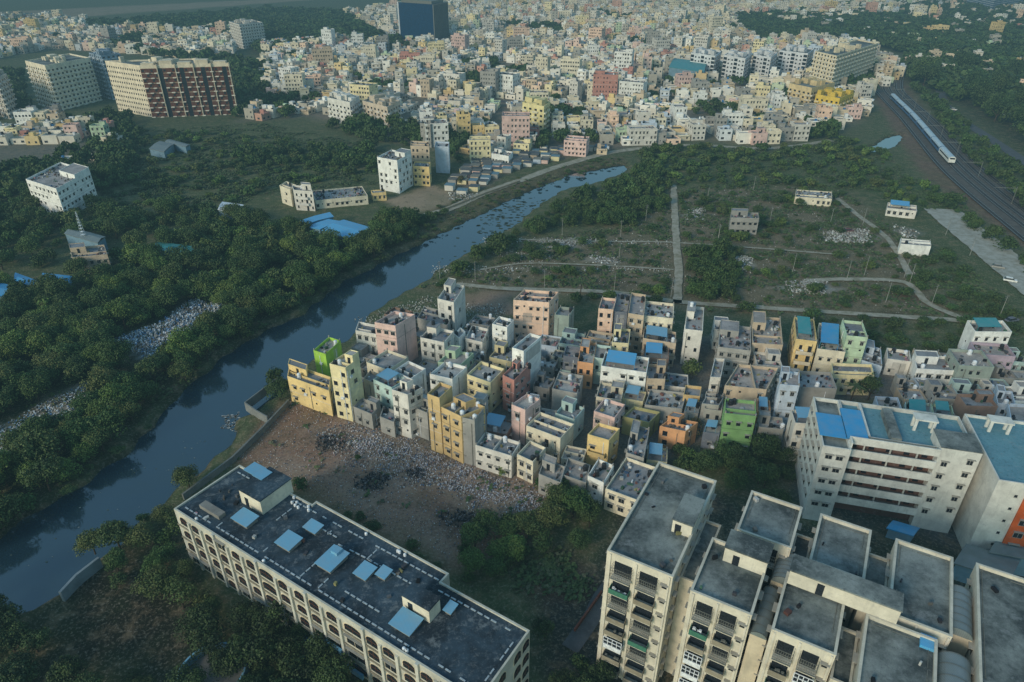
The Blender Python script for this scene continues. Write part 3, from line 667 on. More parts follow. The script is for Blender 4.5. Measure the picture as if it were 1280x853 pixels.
for rc, z1 in (((8.7, 14.4, 7.8, 14.8), 15.8), ((48.2, 53.4, 6.2, 8.8), 15.4)):
    clutter(rect(BLO, BLU, 1, 50, 1, 14), H1-.32, .025, R); headroom(T, rc, H1-.33, z1, U=BLU, O=BLO, col=S(226, 216, 192), roofm='darkroof')
m = MB(); m.prism(rect(BLO, BLU, 4.6, 8.6, 12, 14.6), 15.4, 15.55, bottom=True); m.prism(rect(BLO, BLU, 8, 10.5, 11.4, 14), 16.1, 16.2, bottom=True); T.part('sheet_canopy', m, 'lightblue')
m = MB(); m.prism(rect(BLO, BLU, 3.5, 9.0, 2.8, 4.2), H1-.33, H1+.5); T.part('raised_slab', m, 'concrete')
for i in range(16):
    u_, v_ = R.choice([(R.uniform(15, 22), R.uniform(12.3, 14)), (R.uniform(2, 60), .7), (R.uniform(26, 50), 14.2)]); c = uvp(BLO, BLU, u_, v_)
    m = MB(); m.cyl(c, .26, H1-.33, H1+.1, 9); m.cyl(c, .26, H1+.1, H1+.22, 9, r2=.12); T.part('water_tank', m, 'white')
# facade facing the viewer: pilasters and arched openings on four floors
fa, fb = uvp(BLO, BLU, 0, 0), uvp(BLO, BLU, 66.7, 0); n = (BLU[1], -BLU[0])
u_ = 1.2; bays = []
while u_ < 65.5:
    wdt = R.choice([2.2, 2.2, 3.4]); bays.append((u_+wdt/2, wdt)); u_ += wdt+R.choice([1.1, 1.6])
for k in range(4):
    for bu, bw in bays:
        p = uvp(BLO, BLU, bu, 0); z = .6+k*3.15
        T.window(p[0], p[1], z, n, bw, R.choice([1.9, 1.7]), R.choice(['arch', 'arch', 'box']), 'cream')
pm = MB()
for i, (bu, bw) in enumerate(bays):
    p = uvp(BLO, BLU, bu+bw/2+.65, -.18); pm.obox(p, BLU, .55, .36, 0, H1-(0 if i % 3 == 2 else 1.2))
T.part('pilaster', pm, 'wall', color=S(208, 204, 188))
for k in range(1, 4):
    lm = MB(); p = uvp(BLO, BLU, 33.3, -.12); lm.obox(p, BLU, 66.4, .2, k*3.15-.1, k*3.15+.12); T.part('ledge', lm, 'ledge')
for k in range(4):
    for v_ in (1.8, 5.5, 9.5, 11.8):
        p = uvp(BLO, BLU, 66.7, v_); T.window(p[0], p[1], .6+k*3.15, BLU, 1.8, 1.9, 'arch', 'cream')
for k, u0 in ((0, 33), (0, 42), (1, 38)):
    m = MB(); p = uvp(BLO, BLU, u0, -.5); m.obox(p, BLU, 5, .4, .3+k*3.1, 1.4+k*3.1); T.part('blue_railing', m, 'lightblue')
T.done()
# ------------------------------------------------------------------ school-like block with open corridors
HS = 18.6
def scr(*a): return rect(SCO, SCU, *a)
T = Thing('corridor_block', scr(0, 28, -7, 10), 'white block with five long open corridors and pale blue terrace', 'building')
wc = S(222, 220, 208); FOOT.append((scr(0, 28.4, -7, 10), HS))
w = MB(); w.prism(scr(0.8, 5.8, -6.8, 10), -.3, HS, top=False); w.ring(scr(.8, 5.8, -6.8, 10), HS-.8, HS, .25); T.part('wall', w, 'wall', color=wc)
w = MB(); w.prism(scr(21.4, 28.2, -3.6, 2.2), -.3, HS+1.3, top=True); T.part('stair_tower', w, 'wall', color=wc)
m = MB(); m.prism(scr(21.35, 28.25, -3.65, 2.25), HS+1.3, HS+1.45, bottom=True); T.part('stair_tower_roof', m, 'greyroof')
w = MB(); w.prism(scr(5.82, 28.18, -1.88, 9.98), -.3, HS-1.7, top=False); T.part('corridor_wall', w, 'wall', color=S(112, 84, 74)); w = MB(); w.prism(scr(5.8, 28.2, -1.9, 10), HS-1.7, HS-.8, top=False); w.ring(scr(5.8, 28.2, -1.9, 10), HS-.8, HS+.1, .25); T.part('wall', w, 'wall', color=mul(wc, .8))  # corridor wall's brown is deepened to include the shade of the recess
r = MB(); r.prism(scr(6, 28, -1.7, 9.8), HS-1.1, HS-.78); T.part('roof', r, 'tealroof')
r = MB(); r.prism(scr(1, 5.6, -6.6, 9.8), HS-1.1, HS-.78); T.part('roof', r, 'greyroof')
for k in range(6):
    z = HS-2.95*k-.1
    if k: 
        m = MB(); m.prism(scr(5.8, 21.4, -3.8, -1.9), z-.2, z, bottom=True); T.part('corridor_floor', m, 'concrete')
    m = MB(); m.prism(scr(5.8, 21.4, -4.0, -3.8), z-.5, z+1.15, bottom=True); m.prism(scr(5.8, 6.0, -6.0, -4), z-.5, z+1.15, bottom=True); m.prism(scr(21.2, 21.4, -3.8, -3.0), z-.5, z+1.15, bottom=True)
    T.part('parapet', m, 'wall', color=wc)
    if k < 5:
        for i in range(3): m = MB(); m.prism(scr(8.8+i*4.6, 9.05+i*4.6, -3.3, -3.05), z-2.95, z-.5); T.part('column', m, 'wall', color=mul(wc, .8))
    if k < 5:
        for i in range(5):
            p = uvp(SCO, SCU, 7.5+i*3.1, -1.9); T.window(p[0], p[1], z-2.6, (SCU[1], -SCU[0]), 1.0, 2.0, 'plain', 'brown')
for k in range(5):
    z = HS-3.2-2.95*k
    for u_ in (2.3, 4.2): 
        p = uvp(SCO, SCU, u_, -6.8); T.window(p[0], p[1], z+.4, (SCU[1], -SCU[0]), 1.1, 1.0, 'box')
    for v_ in (-4.5, -.5, 3.5, 7.5):
        p = uvp(SCO, SCU, .8, v_); T.window(p[0], p[1], z+.5, (-SCU[0], -SCU[1]), 1.5, 1.2, 'shade')
    for u_ in (22.8, 26.8):
        p = uvp(SCO, SCU, u_, -3.6); T.window(p[0], p[1], z+(.4 if u_ < 24 else 1.6), (SCU[1], -SCU[0]), .9, 1.1, 'box')
m = MB(); m.prism(scr(.6, 5.5, -3.6, 4), HS+.05, HS+.17, bottom=True); m.face([(*p, HS+.17) for p in scr(5.4, 9.2, -3.6, 6.5)]); m.prism(scr(5.5, 9.3, -3.4, 6.5), HS+.3, HS+.42, bottom=True); T.part('tarpaulin', m, 'blue2')
m = MB(); m.prism(scr(13.6, 15.4, -1.6, 8.4), HS-.78, HS+.55); T.part('roof_duct', m, 'greyroof')
m = MB(); m.prism(scr(9.4, 9.9, -1.6, 9.6), HS-.78, HS+.2); T.part('roof_kerb', m, 'wall', color=wc)
def portal(T, u0, v0, U=SCU, O=SCO):
    m = MB()
    for a in (0, 3.2):
        for b in (0, 1.6): m.prism(rect(O, U, u0+a, u0+a+.5, v0+b, v0+b+.4), HS-.78, HS+1.8)
    m.prism(rect(O, U, u0-.2, u0+3.9, v0-.2, v0+2.2), HS+1.8, HS+2.1, bottom=True); T.part('water_tank_stand', m, 'wall', color=wc)
portal(T, 18.6, 3.8); T.done()
T = Thing('corridor_block', scr(29.5, 60, -18, 12), 'white block with turquoise terrace and orange side, cut by the right edge', 'building')
FOOT.append((scr(29.5, 60, -18, 12), HS)); P = scr(29.6, 60, -9, 11.5)
w = MB(); w.prism(P, -.3, HS, top=False); w.ring(P, HS-.6, HS, .25); T.part('wall', w, 'wall', color=wc)
r = MB(); r.prism(inset(P, .22), HS-.9, HS-.58); T.part('roof', r, 'tealroof')
portal(T, 32.5, 6.8); m = MB(); m.prism(scr(37, 42, -2, 0.5), HS-.58, HS+1.4); T.part('roof_room', m, 'wall', color=wc)
m = MB(); m.prism(scr(34.5, 44, -9.25, -9.01), 0, HS-.7, bottom=True); T.part('orange_panel', m, 'wall', color=S(206, 96, 44))
for k in range(5):
    for u_ in (33.2, 36.2, 39.4, 42.4): p = uvp(SCO, SCU, u_, -9.26 if u_ > 35 else -9); T.window(p[0], p[1], HS-3.2-2.95*k, (SCU[1], -SCU[0]), 1.4 if u_ > 35 else .5, 1.3 if u_ > 35 else .5, 'box' if u_ > 35 else 'plain')
T.done()
# ------------------------------------------------------------------ tall and large far buildings
def tower(L, Nn, Rr, h, col, label, name='apartment_tower', cat='tower block', style='grid', fl=3.1, roofroom=True, group=None, col2=None):
    A, B, C = G(*L, h), G(*Nn, h), G(*Rr, h); P = [A, B, C, (A[0]+C[0]-B[0], A[1]+C[1]-B[1])]; T = Thing(name, P, label, cat, group); FOOT.append((P, h))
    w = MB(); w.prism(P, -.3, h, top=False); w.ring(P, h-1, h, .5); T.part('wall', w, 'wall', color=col)
    r = MB(); r.prism(inset(P, .45), h-1.5, h-.98); T.part('roof', r, 'greyroof')
    big = MB(); led = MB(); pan = MB()
    for si, (a, b, L_, u, n, vis) in enumerate(side_info(P)):
        if vis < -.3: continue
        nf = int(h/fl); nb = max(2, int(L_/(3.6 if style != 'brown' else 2.6)))
        if style == 'glass': continue
        for k in range(nf):
            z = k*fl
            for i in range(nb):
                s = (i+.5)*L_/nb; m = (a[0]+u[0]*s, a[1]+u[1]*s); o = lambda d: (m[0]+n[0]*d, m[1]+n[1]*d)
                if style == 'brown' and vis > .6:
                    if i % 5 == 4: big.obox(o(.1), u, L_/nb*.98, .22, z, z+fl)  # dark strip on the face stands in for a shaded recess
                    else:
                        pan.obox(o(.1), u, L_/nb*.98, .2, z+.2, z+fl-.1)
                        if (i % 5+k) % 2 == 0: led.obox(o(.7), u, L_/nb*.8, 1.3, z-.1, z+.45)
                        else: big.obox(o(.22), u, L_/nb*.5, .05, z+1, z+2.3)
                else:
                    big.obox(o(.03), u, L_/nb*(.42 if style != 'stripe' or i % 3 else .9), .1, z+1, z+(2.2 if style != 'stripe' or i % 3 else 3.1))
                    if style == 'grid' and i % 2 == 0: led.obox(o(.5), u, L_/nb*.95, 1.0, z-.1, z+.7)
    if style == 'brown':
        for a, b, L_, u, n, vis in side_info(P):
            if vis < .6: continue
            for i in range(5):
                m = MB(); s = L_*(i+.42)/5; m.obox((a[0]+u[0]*s-n[0]*3, a[1]+u[1]*s-n[1]*3), u, L_/5*.7, 5.5, h-1, h+1.2+1.3*(i % 2)); T.part('penthouse', m, 'wall', color=mul(col, .9))
                m = MB(); s = L_*(i+.93)/5; m.obox((a[0]+u[0]*s+n[0]*.5, a[1]+u[1]*s+n[1]*.5), u, .5, 1.2, 0, h+.5); T.part('fin', m, 'wall', color=mul(col, .8))
    for nm, mb, mt, c in (('window', big, 'glass', None), ('balcony', led, 'wall', mix(col, S(240, 235, 225), .5)), ('cladding_panel', pan, 'wall', col2 or S(104, 60, 42))):
        if mb.f: o = T.part(nm, mb, mt, color=c); o['kind'] = 'stuff'
    if roofroom:
        q_ = random.Random(int(abs(P[0][0])))
        for _ in range(9):
            s, t = q_.uniform(.06, .94), q_.uniform(.08, .92); c = (P[0][0]+(P[1][0]-P[0][0])*s+(P[3][0]-P[0][0])*t, P[0][1]+(P[1][1]-P[0][1])*s+(P[3][1]-P[0][1])*t); L_ = hypot(P[1][0]-P[0][0], P[1][1]-P[0][1])
            m = MB(); m.obox(c, ((P[1][0]-P[0][0])/L_, (P[1][1]-P[0][1])/L_), q_.uniform(2, 5), q_.uniform(2, 4), h-.98, h+q_.uniform(.3, 3)); T.part('roof_room', m, 'wall', color=mul(col, q_.uniform(.7, 1)))
        for s, t in ((.25, .5), (.7, .45)):
            c = (P[0][0]+(P[1][0]-P[0][0])*s+(P[3][0]-P[0][0])*t, P[0][1]+(P[1][1]-P[0][1])*s+(P[3][1]-P[0][1])*t)
            m = MB(); L_ = hypot(P[1][0]-P[0][0], P[1][1]-P[0][1]); m.obox(c, ((P[1][0]-P[0][0])/L_, (P[1][1]-P[0][1])/L_), 6, 5, h-.98, h+2.4); T.part('stair_room', m, 'wall', color=mul(col, .92))
    return T
tower((31, 76), (56, 82), (112, 72), 30, S(242, 228, 198), 'cream tower block with rows of balconies, left of the brown clad one')
tower((111, 66), (126, 70), (150, 67), 31, S(150, 168, 182), 'blue-grey tower block showing between the cream one and brown clad one')
tower((131, 76), (174, 82), (287, 79), 33, S(238, 222, 192), 'tower block with brown cladding and white stepped balconies', style='brown')
tower((286, 27), (299, 31), (328, 28), 25, S(228, 220, 206), 'lone white tower block with dark window bands at the wooded ridge')
tower((-30, 92), (-6, 98), (8, 92), 26, S(206, 196, 180), 'tower block with stacked white floors cut by the left edge')
tower((1019, 64), (1046, 70), (1098, 54), 28, S(244, 226, 190), 'long beige slab of flats near the railway', group=None)
for i, (x0, x1, y) in enumerate(((864, 902, 66), (905, 940, 69), (942, 972, 68), (975, 1018, 63))):
    tower((x0, y), (x1-8, y+4), (x1, y-2), 20, S(226, 226, 224), ['white and blue flats next to the green roofed hall', 'white and blue flats, second of the row from the green roofed hall', 'white and blue flats, third of the row from the green roofed hall', 'white and blue flats ending the row beside the long beige slab'][i], style='stripe', group='white and blue blocks of flats')
tower((1020, 118), (1050, 123), (1068, 116), 11, S(232, 196, 84), 'bright yellow building in front of the long beige slab', name='yellow_building', cat='building')
tower((987, 104), (1015, 110), (1044, 103), 15, S(226, 200, 150), 'cream block of flats behind the bright yellow building', name='block_of_flats', cat='building')
tower((409, 122), (437, 128), (449, 120), 15, S(232, 228, 216), 'white balconied flats standing where the woods meet the city', name='block_of_flats', cat='building')
tower((453, 126), (484, 134), (500, 126), 14, S(214, 196, 172), 'pinkish cream flats right of the white balconied ones', name='block_of_flats', cat='building')
tower((653, 128), (680, 133), (688, 127), 17, S(236, 220, 160), 'pale yellow flats taller than all houses around in the city middle', name='block_of_flats', cat='building')
tower((1213, -14), (1245, -8), (1290, -14), 30, S(120, 150, 180), 'blue-grey office block at the far right corner', name='office_block', cat='building')
# glass tower
h = 42; A, B, C = G(497, 3, h), G(541, 6, h), G(559, 2.5, h); P = [A, B, C, (A[0]+C[0]-B[0], A[1]+C[1]-B[1])]
T = Thing('glass_tower', P, 'dark blue glass office tower rising above the city', 'office tower'); FOOT.append((P, h))
w = MB(); w.prism(P, 0, h, top=True); T.part('wall', w, 'towerglass'); w = MB(); w.prism(inset(P, 4), h, h+3); T.part('plant_room', w, 'rail')
f = MB()
si = side_info(P)
for a, b, L_, u, n, vis in si:
    if vis > -.3 and n[0] > .3:
        for i in range(13): s = L_*i/12; f.obox((a[0]+u[0]*s+n[0]*.3, a[1]+u[1]*s+n[1]*.3), u, 1.2, .8, 0, h)
T.part('fin', f, 'rail')
f = MB(); f.obox(A, (1, 0), 1.6, 1.6, 0, h+.5); T.part('edge_highlight', f, 'white')  # white strip stands in for the sun highlight on the left edge
# blue sheds, big halls
def shed(pl, z, mat, label, ridge=0, cat='shed', group=None):
    A, B, C = [G(*q, z) for q in pl]; D = (A[0]+C[0]-B[0], A[1]+C[1]-B[1]); P = [A, B, C, D]; T = Thing('metal_shed', P, label, cat, group); FOOT.append((P, z))
    w = MB(); w.prism(inset(P, .3), -.2, z-.1, top=False); T.part('wall', w, 'wall', color=S(120, 150, 165))
    m = MB(); m1 = ((A[0]+B[0])/2, (A[1]+B[1])/2, z+ridge); m2 = ((D[0]+C[0])/2, (D[1]+C[1])/2, z+ridge)
    if ridge: 
        m1 = ((A[0]+D[0])/2, (A[1]+D[1])/2, z+ridge); m2 = ((B[0]+C[0])/2, (B[1]+C[1])/2, z+ridge)
        m.face([(*A, z), (*B, z), m2, m1]); m.face([m1, m2, (*C, z), (*D, z)])
    else: m.face([(*p, z) for p in P])
    for i in range(4):
        p, q = P[i], P[(i+1) % 4]; m.face([(p[0], p[1], z-.25), (q[0], q[1], z-.25), (q[0], q[1], z), (p[0], p[1], z)])
    T.part('sheet_roof', m, mat); return T
g = 'blue metal sheds by the river'
shed([(372.8, 276.6), (377.5, 282.5), (417.3, 270.8)], 4.5, 'blue', 'narrow blue shed farthest back in the row', .3, group=g)
shed([(383, 284), (400, 286.8), (427, 276.6)], 4.5, 'blue', 'blue shed in the middle of the row, pale weathered sheets', .3, group=g)
shed([(402, 288), (438.4, 299), (465.4, 284.8)], 4.5, 'blue', 'widest blue shed of the row nearest the river', .8, group=g)
shed([(18, 352), (50, 364), (50, 352)], 4, 'blue2', 'square blue shed under the left woods', .5); shed([(52, 352), (90, 356), (90, 345)], 4, 'blue2', 'blue shed touching the tan pump house', .5)
shed([(-20, 366), (8, 372), (12, 356)], 4, 'blue2', 'blue shed cut by the left edge', .5)
shed([(80, 292), (122, 304), (132, 296)], 5, 'vault', 'grey sheet roof behind the tan pump house', .6)
shed([(186, 186), (205, 190), (218, 180)], 4, 'vault', 'pale grey shed roof in the overgrown park', .5); shed([(206, 177), (232, 184), (238, 181)], 4, 'vault', 'long thin grey shed in the overgrown park', .4)
shed([(190, 312), (240, 318), (245, 308)], 3.5, 'turq', 'flat teal sheet roof among the left woods', .3)
shed([(272, 262), (300, 266), (305, 256)], 3.5, 'white', 'small white shed near blue sheds', .4)
shed([(1108, 660), (1142, 670), (1150, 660)], 2.6, 'blue2', 'small blue awning roof at the foot of the white school block', .2); shed([(1192, 704), (1262, 726), (1276, 700)], 4, 'vault', 'low grey sheet roof below the orange-sided block', .3); shed([(1236, 690), (1300, 702), (1310, 684)], 4.5, 'vault', 'grey sheet roof touching the orange wall', .3)
shed([(836, 84), (880, 90), (884, 78)], 12, 'turq', 'large hall with dark green roof in the city', 1.2)
# ------------------------------------------------------------------ zones, all as outlines on the ground
RIVL = [(-60, 745), (0, 668), (60, 632), (160, 566), (232, 486), (290, 436), (370, 397), (430, 353), (500, 318), (560, 288), (640, 248), (720, 216), (782, 206)]
RIVR = [(782, 216), (742, 230), (700, 240), (668, 262), (640, 285), (600, 305), (565, 328), (520, 358), (490, 376), (462, 395), (436, 425), (405, 440), (372, 470), (340, 500), (300, 528), (290, 560), (236, 600), (205, 628), (165, 668), (125, 705), (80, 745), (40, 762), (0, 775), (-60, 830)]
RIVER = GP(RIVL+RIVR, -1.2)
POND = GP([(1078, 186), (1095, 181), (1108, 172), (1124, 168), (1128, 172), (1118, 184), (1095, 191), (1082, 191)], -1)
Z = {k: GP(v) for k, v in dict(
 city=[(300, 152), (330, 125), (330, 60), (480, 50), (430, 20), (560, 2), (900, 2), (930, 40), (1020, 50), (1110, 72), (1124, 95), (1090, 120), (1075, 150), (1040, 166), (960, 183), (870, 176), (790, 184), (730, 196), (700, 192), (640, 192), (560, 190), (540, 185), (480, 172), (440, 160), (380, 146)],
 citytl=[(-60, 30), (60, 24), (200, 44), (300, 38), (290, 78), (150, 66), (60, 62), (-60, 84)],
 cityl=[(-60, 165), (60, 148), (142, 168), (148, 190), (108, 204), (60, 206), (-60, 214)],
 cityr=[(900, 0), (1200, -2), (1110, 16), (1040, 24), (930, 26)],
 slum=[(560, 238), (585, 205), (600, 196), (700, 186), (770, 184), (700, 200), (640, 214), (585, 246)],
 yard=[(478, 250), (540, 232), (590, 250), (560, 262), (510, 268)],
 dump=[(290, 575), (330, 520), (368, 498), (440, 522), (600, 582), (700, 612), (700, 640), (650, 690), (560, 705), (470, 660), (400, 625)],
 litter=[(385, 540), (450, 520), (520, 545), (600, 580), (690, 618), (660, 655), (600, 648), (560, 620), (500, 610), (430, 580)],
 lit2=[(140, 425), (200, 405), (240, 375), (285, 380), (270, 402), (215, 430), (190, 455)], lit3=[(-30, 552), (50, 505), (122, 472), (134, 490), (70, 532), (-30, 596)],
 field=[(520, 360), (600, 340), (665, 300), (760, 285), (836, 240), (870, 235), (1000, 225), (1060, 240), (1130, 300), (1200, 390), (1130, 398), (900, 390), (640, 365)],
 gvac=[(640, 715), (700, 690), (752, 742), (690, 795), (660, 770)], gbl=[(100, 700), (230, 730), (290, 800), (200, 830), (60, 830), (90, 760)],
 fbrown=[(570, 362), (640, 365), (640, 395), (580, 390)], bigroad=[(1165, 262), (1190, 262), (1275, 330), (1300, 362), (1250, 358), (1210, 315)],
 railbank=[(1085, 112), (1130, 100), (1150, 130), (1200, 195), (1320, 290), (1320, 340), (1230, 275), (1150, 215), (1110, 150)],
 park=[(150, 175), (240, 160), (330, 155), (480, 185), (470, 230), (350, 240), (280, 262), (150, 290), (120, 230)],
 nbank=[(470, 290), (540, 262), (600, 240), (700, 205), (780, 196), (780, 203), (640, 245), (560, 285), (500, 312)],
 runway=[(-60, 18), (260, 3), (420, -6), (420, -2), (200, 14), (-60, 32)], 
 wood1=[(-60, 400), (-60, 350), (60, 366), (140, 330), (200, 308), (300, 285), (400, 300), (468, 292), (520, 270), (540, 275), (500, 310), (430, 345), (370, 385), (290, 430), (230, 480), (150, 560), (60, 625), (-60, 720)],
 wood0=[(-60, 240), (20, 235), (60, 260), (120, 262), (170, 270), (250, 262), (350, 285), (300, 285), (200, 305), (90, 300), (60, 290), (-60, 330)],
 parkbush=[(130, 205), (160, 160), (250, 168), (350, 175), (470, 188), (470, 225), (350, 232), (280, 262), (180, 290), (125, 262)],
 parkdense=[(100, 150), (160, 148), (180, 175), (150, 235), (110, 240), (100, 210), (150, 190)], hedge=[(290, 192), (470, 185), (470, 212), (310, 208)],
 bankr=[(535, 352), (600, 318), (665, 280), (690, 262), (740, 236), (785, 216), (820, 196), (838, 222), (830, 262), (790, 282), (700, 285), (660, 302), (600, 332), (560, 356)],
 scrubr=[(790, 190), (870, 182), (960, 188), (1060, 172), (1110, 195), (1150, 235), (1060, 238), (960, 232), (850, 232)],
 greenr=[(1060, 225), (1150, 225), (1180, 262), (1130, 262)], bush1=[(848, 322), (900, 312), (925, 330), (920, 380), (868, 388), (852, 360)],
 bush2=[(1140, 330), (1180, 310), (1260, 380), (1290, 420), (1200, 420), (1150, 375)], bush3=[(1005, 395), (1200, 405), (1200, 440), (1130, 440), (1010, 425)],
 trk=[(1150, 225), (1200, 250), (1290, 340), (1290, 362), (1180, 268)], rside=[(1140, 110), (1175, 125), (1290, 235), (1290, 275), (1200, 190), (1150, 120)],
 rfar=[(1120, 95), (1180, 100), (1300, 190), (1340, 120), (1280, 80), (1130, 60), (1080, 50), (930, 24), (1060, 4), (1290, -5), (1290, 20), (1290, 60), (1130, 75)],
 belt1=[(920, 20), (1080, 22), (1200, 35), (1290, 40), (1290, 75), (1150, 72), (1110, 62), (1030, 44), (930, 38)], belt2=[(1120, 75), (1290, 72), (1300, 200), (1200, 130), (1130, 100)],
 belt3=[(-60, 36), (100, 34), (330, 14), (430, 18), (480, 48), (400, 66), (330, 70), (300, 45), (200, 46), (60, 30)], belt4=[(100, 55), (150, 62), (290, 78), (340, 90), (330, 130), (300, 150), (280, 145), (296, 90)],
 beltL=[(-60, 215), (40, 205), (110, 208), (130, 240), (90, 262), (30, 240), (-60, 250)], beltL2=[(-60, 90), (30, 92), (30, 145), (-60, 160)],
 c1=[(415, 148), (520, 160), (540, 185), (470, 180), (410, 162)], c2=[(565, 100), (610, 98), (640, 108), (600, 115), (565, 112)], c3=[(680, 142), (730, 140), (730, 155), (690, 156)], c4=[(1000, 168), (1045, 160), (1045, 178), (1005, 182)], c5=[(1045, 96), (1095, 92), (1092, 118), (1052, 116)], c6=[(920, 30), (1040, 40), (1040, 56), (940, 52)], c7=[(545, 160), (575, 168), (575, 205), (562, 200)], c8=[(660, 34), (700, 34), (705, 44), (662, 44)],
 mid=[(560, 690), (640, 640), (700, 618), (760, 628), (790, 640), (740, 690), (660, 690), (640, 730), (600, 740)], mid2=[(670, 800), (750, 770), (790, 853), (760, 900), (680, 880)],
 east=[(835, 560), (900, 545), (1000, 560), (1005, 625), (960, 640), (890, 600), (850, 590)], bl1=[(90, 720), (150, 655), (215, 640), (250, 720), (330, 790), (230, 760), (180, 740)], bl2=[(245, 780), (330, 770), (480, 850), (470, 920), (220, 900)], bl3=[(-40, 735), (60, 760), (80, 853), (200, 820), (200, 900), (-60, 900)],
 riv2=[(60, 620), (160, 555), (235, 475), (300, 425), (370, 385), (460, 330), (520, 300), (500, 312), (430, 345), (300, 430), (232, 485), (160, 563), (70, 630)],
).items()}
def anyin(x, y, names): return any(inpoly(x, y, Z[n]) for n in names)
# ------------------------------------------------------------------ distant city
FAR = []
GREENC = ['c1', 'c2', 'c3', 'c4', 'c5', 'c6', 'c7', 'c8']
pal = ['cream']*7+['off-white']*8+['white']*7+['pale yellow']*2+['pink']+['peach']*2+['tan']*3+['grey']*3+['yellow', 'ochre', 'pale green', 'pale blue', 'salmon', 'raw cement', 'raw cement']
fR = random.Random(11)
def tree_noise(x, y): return sin(x*.021+1.3)*cos(y*.017+.4)+.6*sin(x*.043+y*.031)+.35*sin(y*.07-x*.05)
BIGF = [(P, h) for P, h in FOOT if cen(P)[1] > 230]
CITYTREES = []
for by in np.arange(340, 1720, 62):
    for bx in np.arange(-1180, 1180, 62):
        ba = radians(fR.choice([-14, -8, -20, 5, -30, 0, 12])); Ub = (cos(ba), sin(ba)); hb = fR.choice([6.5, 7, 8, 9, 10, 11])-(2.5 if by < 470 else 0)
        px0 = PX(bx, by, 0)
        if px0[0] < -80 or px0[0] > 1360: continue
        for i in range(-3, 4):
            for j in range(-3, 4):
                if i == 3 and fR.random() < .7 or j == 3 and fR.random() < .5: continue
                cx, cy = uvp((bx+31, by+31), Ub, i*8.9+fR.uniform(-.8, .8), j*8.9+fR.uniform(-.8, .8))
                if not (anyin(cx, cy, ['city', 'citytl', 'cityl', 'cityr']) or (inpoly(cx, cy, Z['rfar']) and fR.random() < .13)): continue
                if abs(cx-bx-31) > 33 or abs(cy-by-31) > 33: continue
                if anyin(cx, cy, GREENC+['slum', 'yard']): continue
                if tree_noise(cx, cy) > .95 or fR.random() < .05: CITYTREES.append((cx, cy)); continue
                w, d = fR.uniform(5.5, 9.2), fR.uniform(5.5, 9.2)
                h = max(3.3, fR.gauss(hb*.87, 2.5)); a2 = ba+radians(fR.uniform(-4, 4))
                if fR.random() < .03: h += fR.uniform(4, 11); w += fR.uniform(2, 10); d += 3
                elif fR.random() < .12: h *= .5
                P = rect((cx, cy), (cos(a2), sin(a2)), -w/2, w/2, -d/2, d/2)
                if clash(P, BIGF): continue
                cn = fR.choice(pal); pr = PX(cx, cy, h/2); FAR.append([w*h/pr[2]**2, P, h, cn, pr, a2])
FAR.sort(key=lambda r: -r[0])
NI = max(0, 290-len([1 for o in sc.objects if o.get('category') == 'house']))
ind = [r for r in FAR if -10 < r[4][0] < 1290 and 0 < r[4][1]][:NI]; idset = set(id(r) for r in ind)
for i, (s, P, h, cn, pr, a) in enumerate(ind):
    fl = max(1, int(round((h-.9)/3)))
    T = house(P, h, mul(CN[cn], fR.uniform(.85, 1.05)), '', seed=2000+i, opts=fR.choice(['', 's', 'c', 't', 's']), group='houses of the city beyond the river')
    AUTO.append((T.root, '%s %s house' % (cn, WORD.get(fl, 'tall')), 'f'))
fm = MB()
def farbox(fm, P, h, col, R, det):
    P = ccw(P); par = .8; fm.col = mul(mix(col, S(234, 214, 176), .25), R.uniform(.85, 1.12)); fm.prism(P, -.2, h, top=False)
    fm.ring(P, h-par, h, .3); fm.col = mul(R.choice([S(150, 152, 148), S(124, 128, 128), S(176, 174, 164), S(106, 112, 112)]), R.uniform(.7, 1.1))
    fm.face([(*p, h-par) for p in P])
    if R.random() < .55:
        c = cen(P); s, t = R.uniform(-2, 2), R.uniform(-1.5, 1.5); fm.col = mul(col, R.uniform(.8, 1.1)); fm.obox((c[0]+s, c[1]+t), side_info(P)[0][3], R.uniform(2, 4), R.uniform(2, 3.5), h-par, h+R.uniform(1.2, 2.2))
    for _ in range(R.choice([0, 1, 1, 2])):
        c = cen(P); fm.col = R.choice([(.02, .02, .025, 1), (.02, .02, .025, 1), S(60, 120, 170), S(210, 210, 210)]); fm.obox((c[0]+R.uniform(-3, 3), c[1]+R.uniform(-3, 3)), (1, 0), 1.1, 1.1, h-par, h+.7)
    for a, b, L, u, n, vis in side_info(P):
        if vis < -.2: continue
        nf = max(1, int((h-.6)/3)); nb = max(1, int(L/3.1)); fh = (h-.6)/nf
        fm.col = (.035, .04, .045, 1)
        for k in range(nf):
            for i in range(nb):
                if R.random() < .2: continue
                s = (i+.5)/nb*L; w = R.choice([.5, .6, .9]); m = (a[0]+u[0]*s+n[0]*.04, a[1]+u[1]*s+n[1]*.04)
                fm.face([(m[0]-u[0]*w, m[1]-u[1]*w, k*fh+.9), (m[0]+u[0]*w, m[1]+u[1]*w, k*fh+.9), (m[0]+u[0]*w, m[1]+u[1]*w, k*fh+2.1), (m[0]-u[0]*w, m[1]-u[1]*w, k*fh+2.1)])
        if R.random() < .35:
            fm.col = mul(col, 1.08)
            for k in range(1, nf+1): m = ((a[0]+b[0])/2+n[0]*.4, (a[1]+b[1])/2+n[1]*.4); fm.obox(m, u, L*.7, .8, k*fh-.1, k*fh+.6)
for r in FAR:
    if id(r) in idset: continue
    farbox(fm, r[1], r[2], CN[r[3]], fR, r[0])
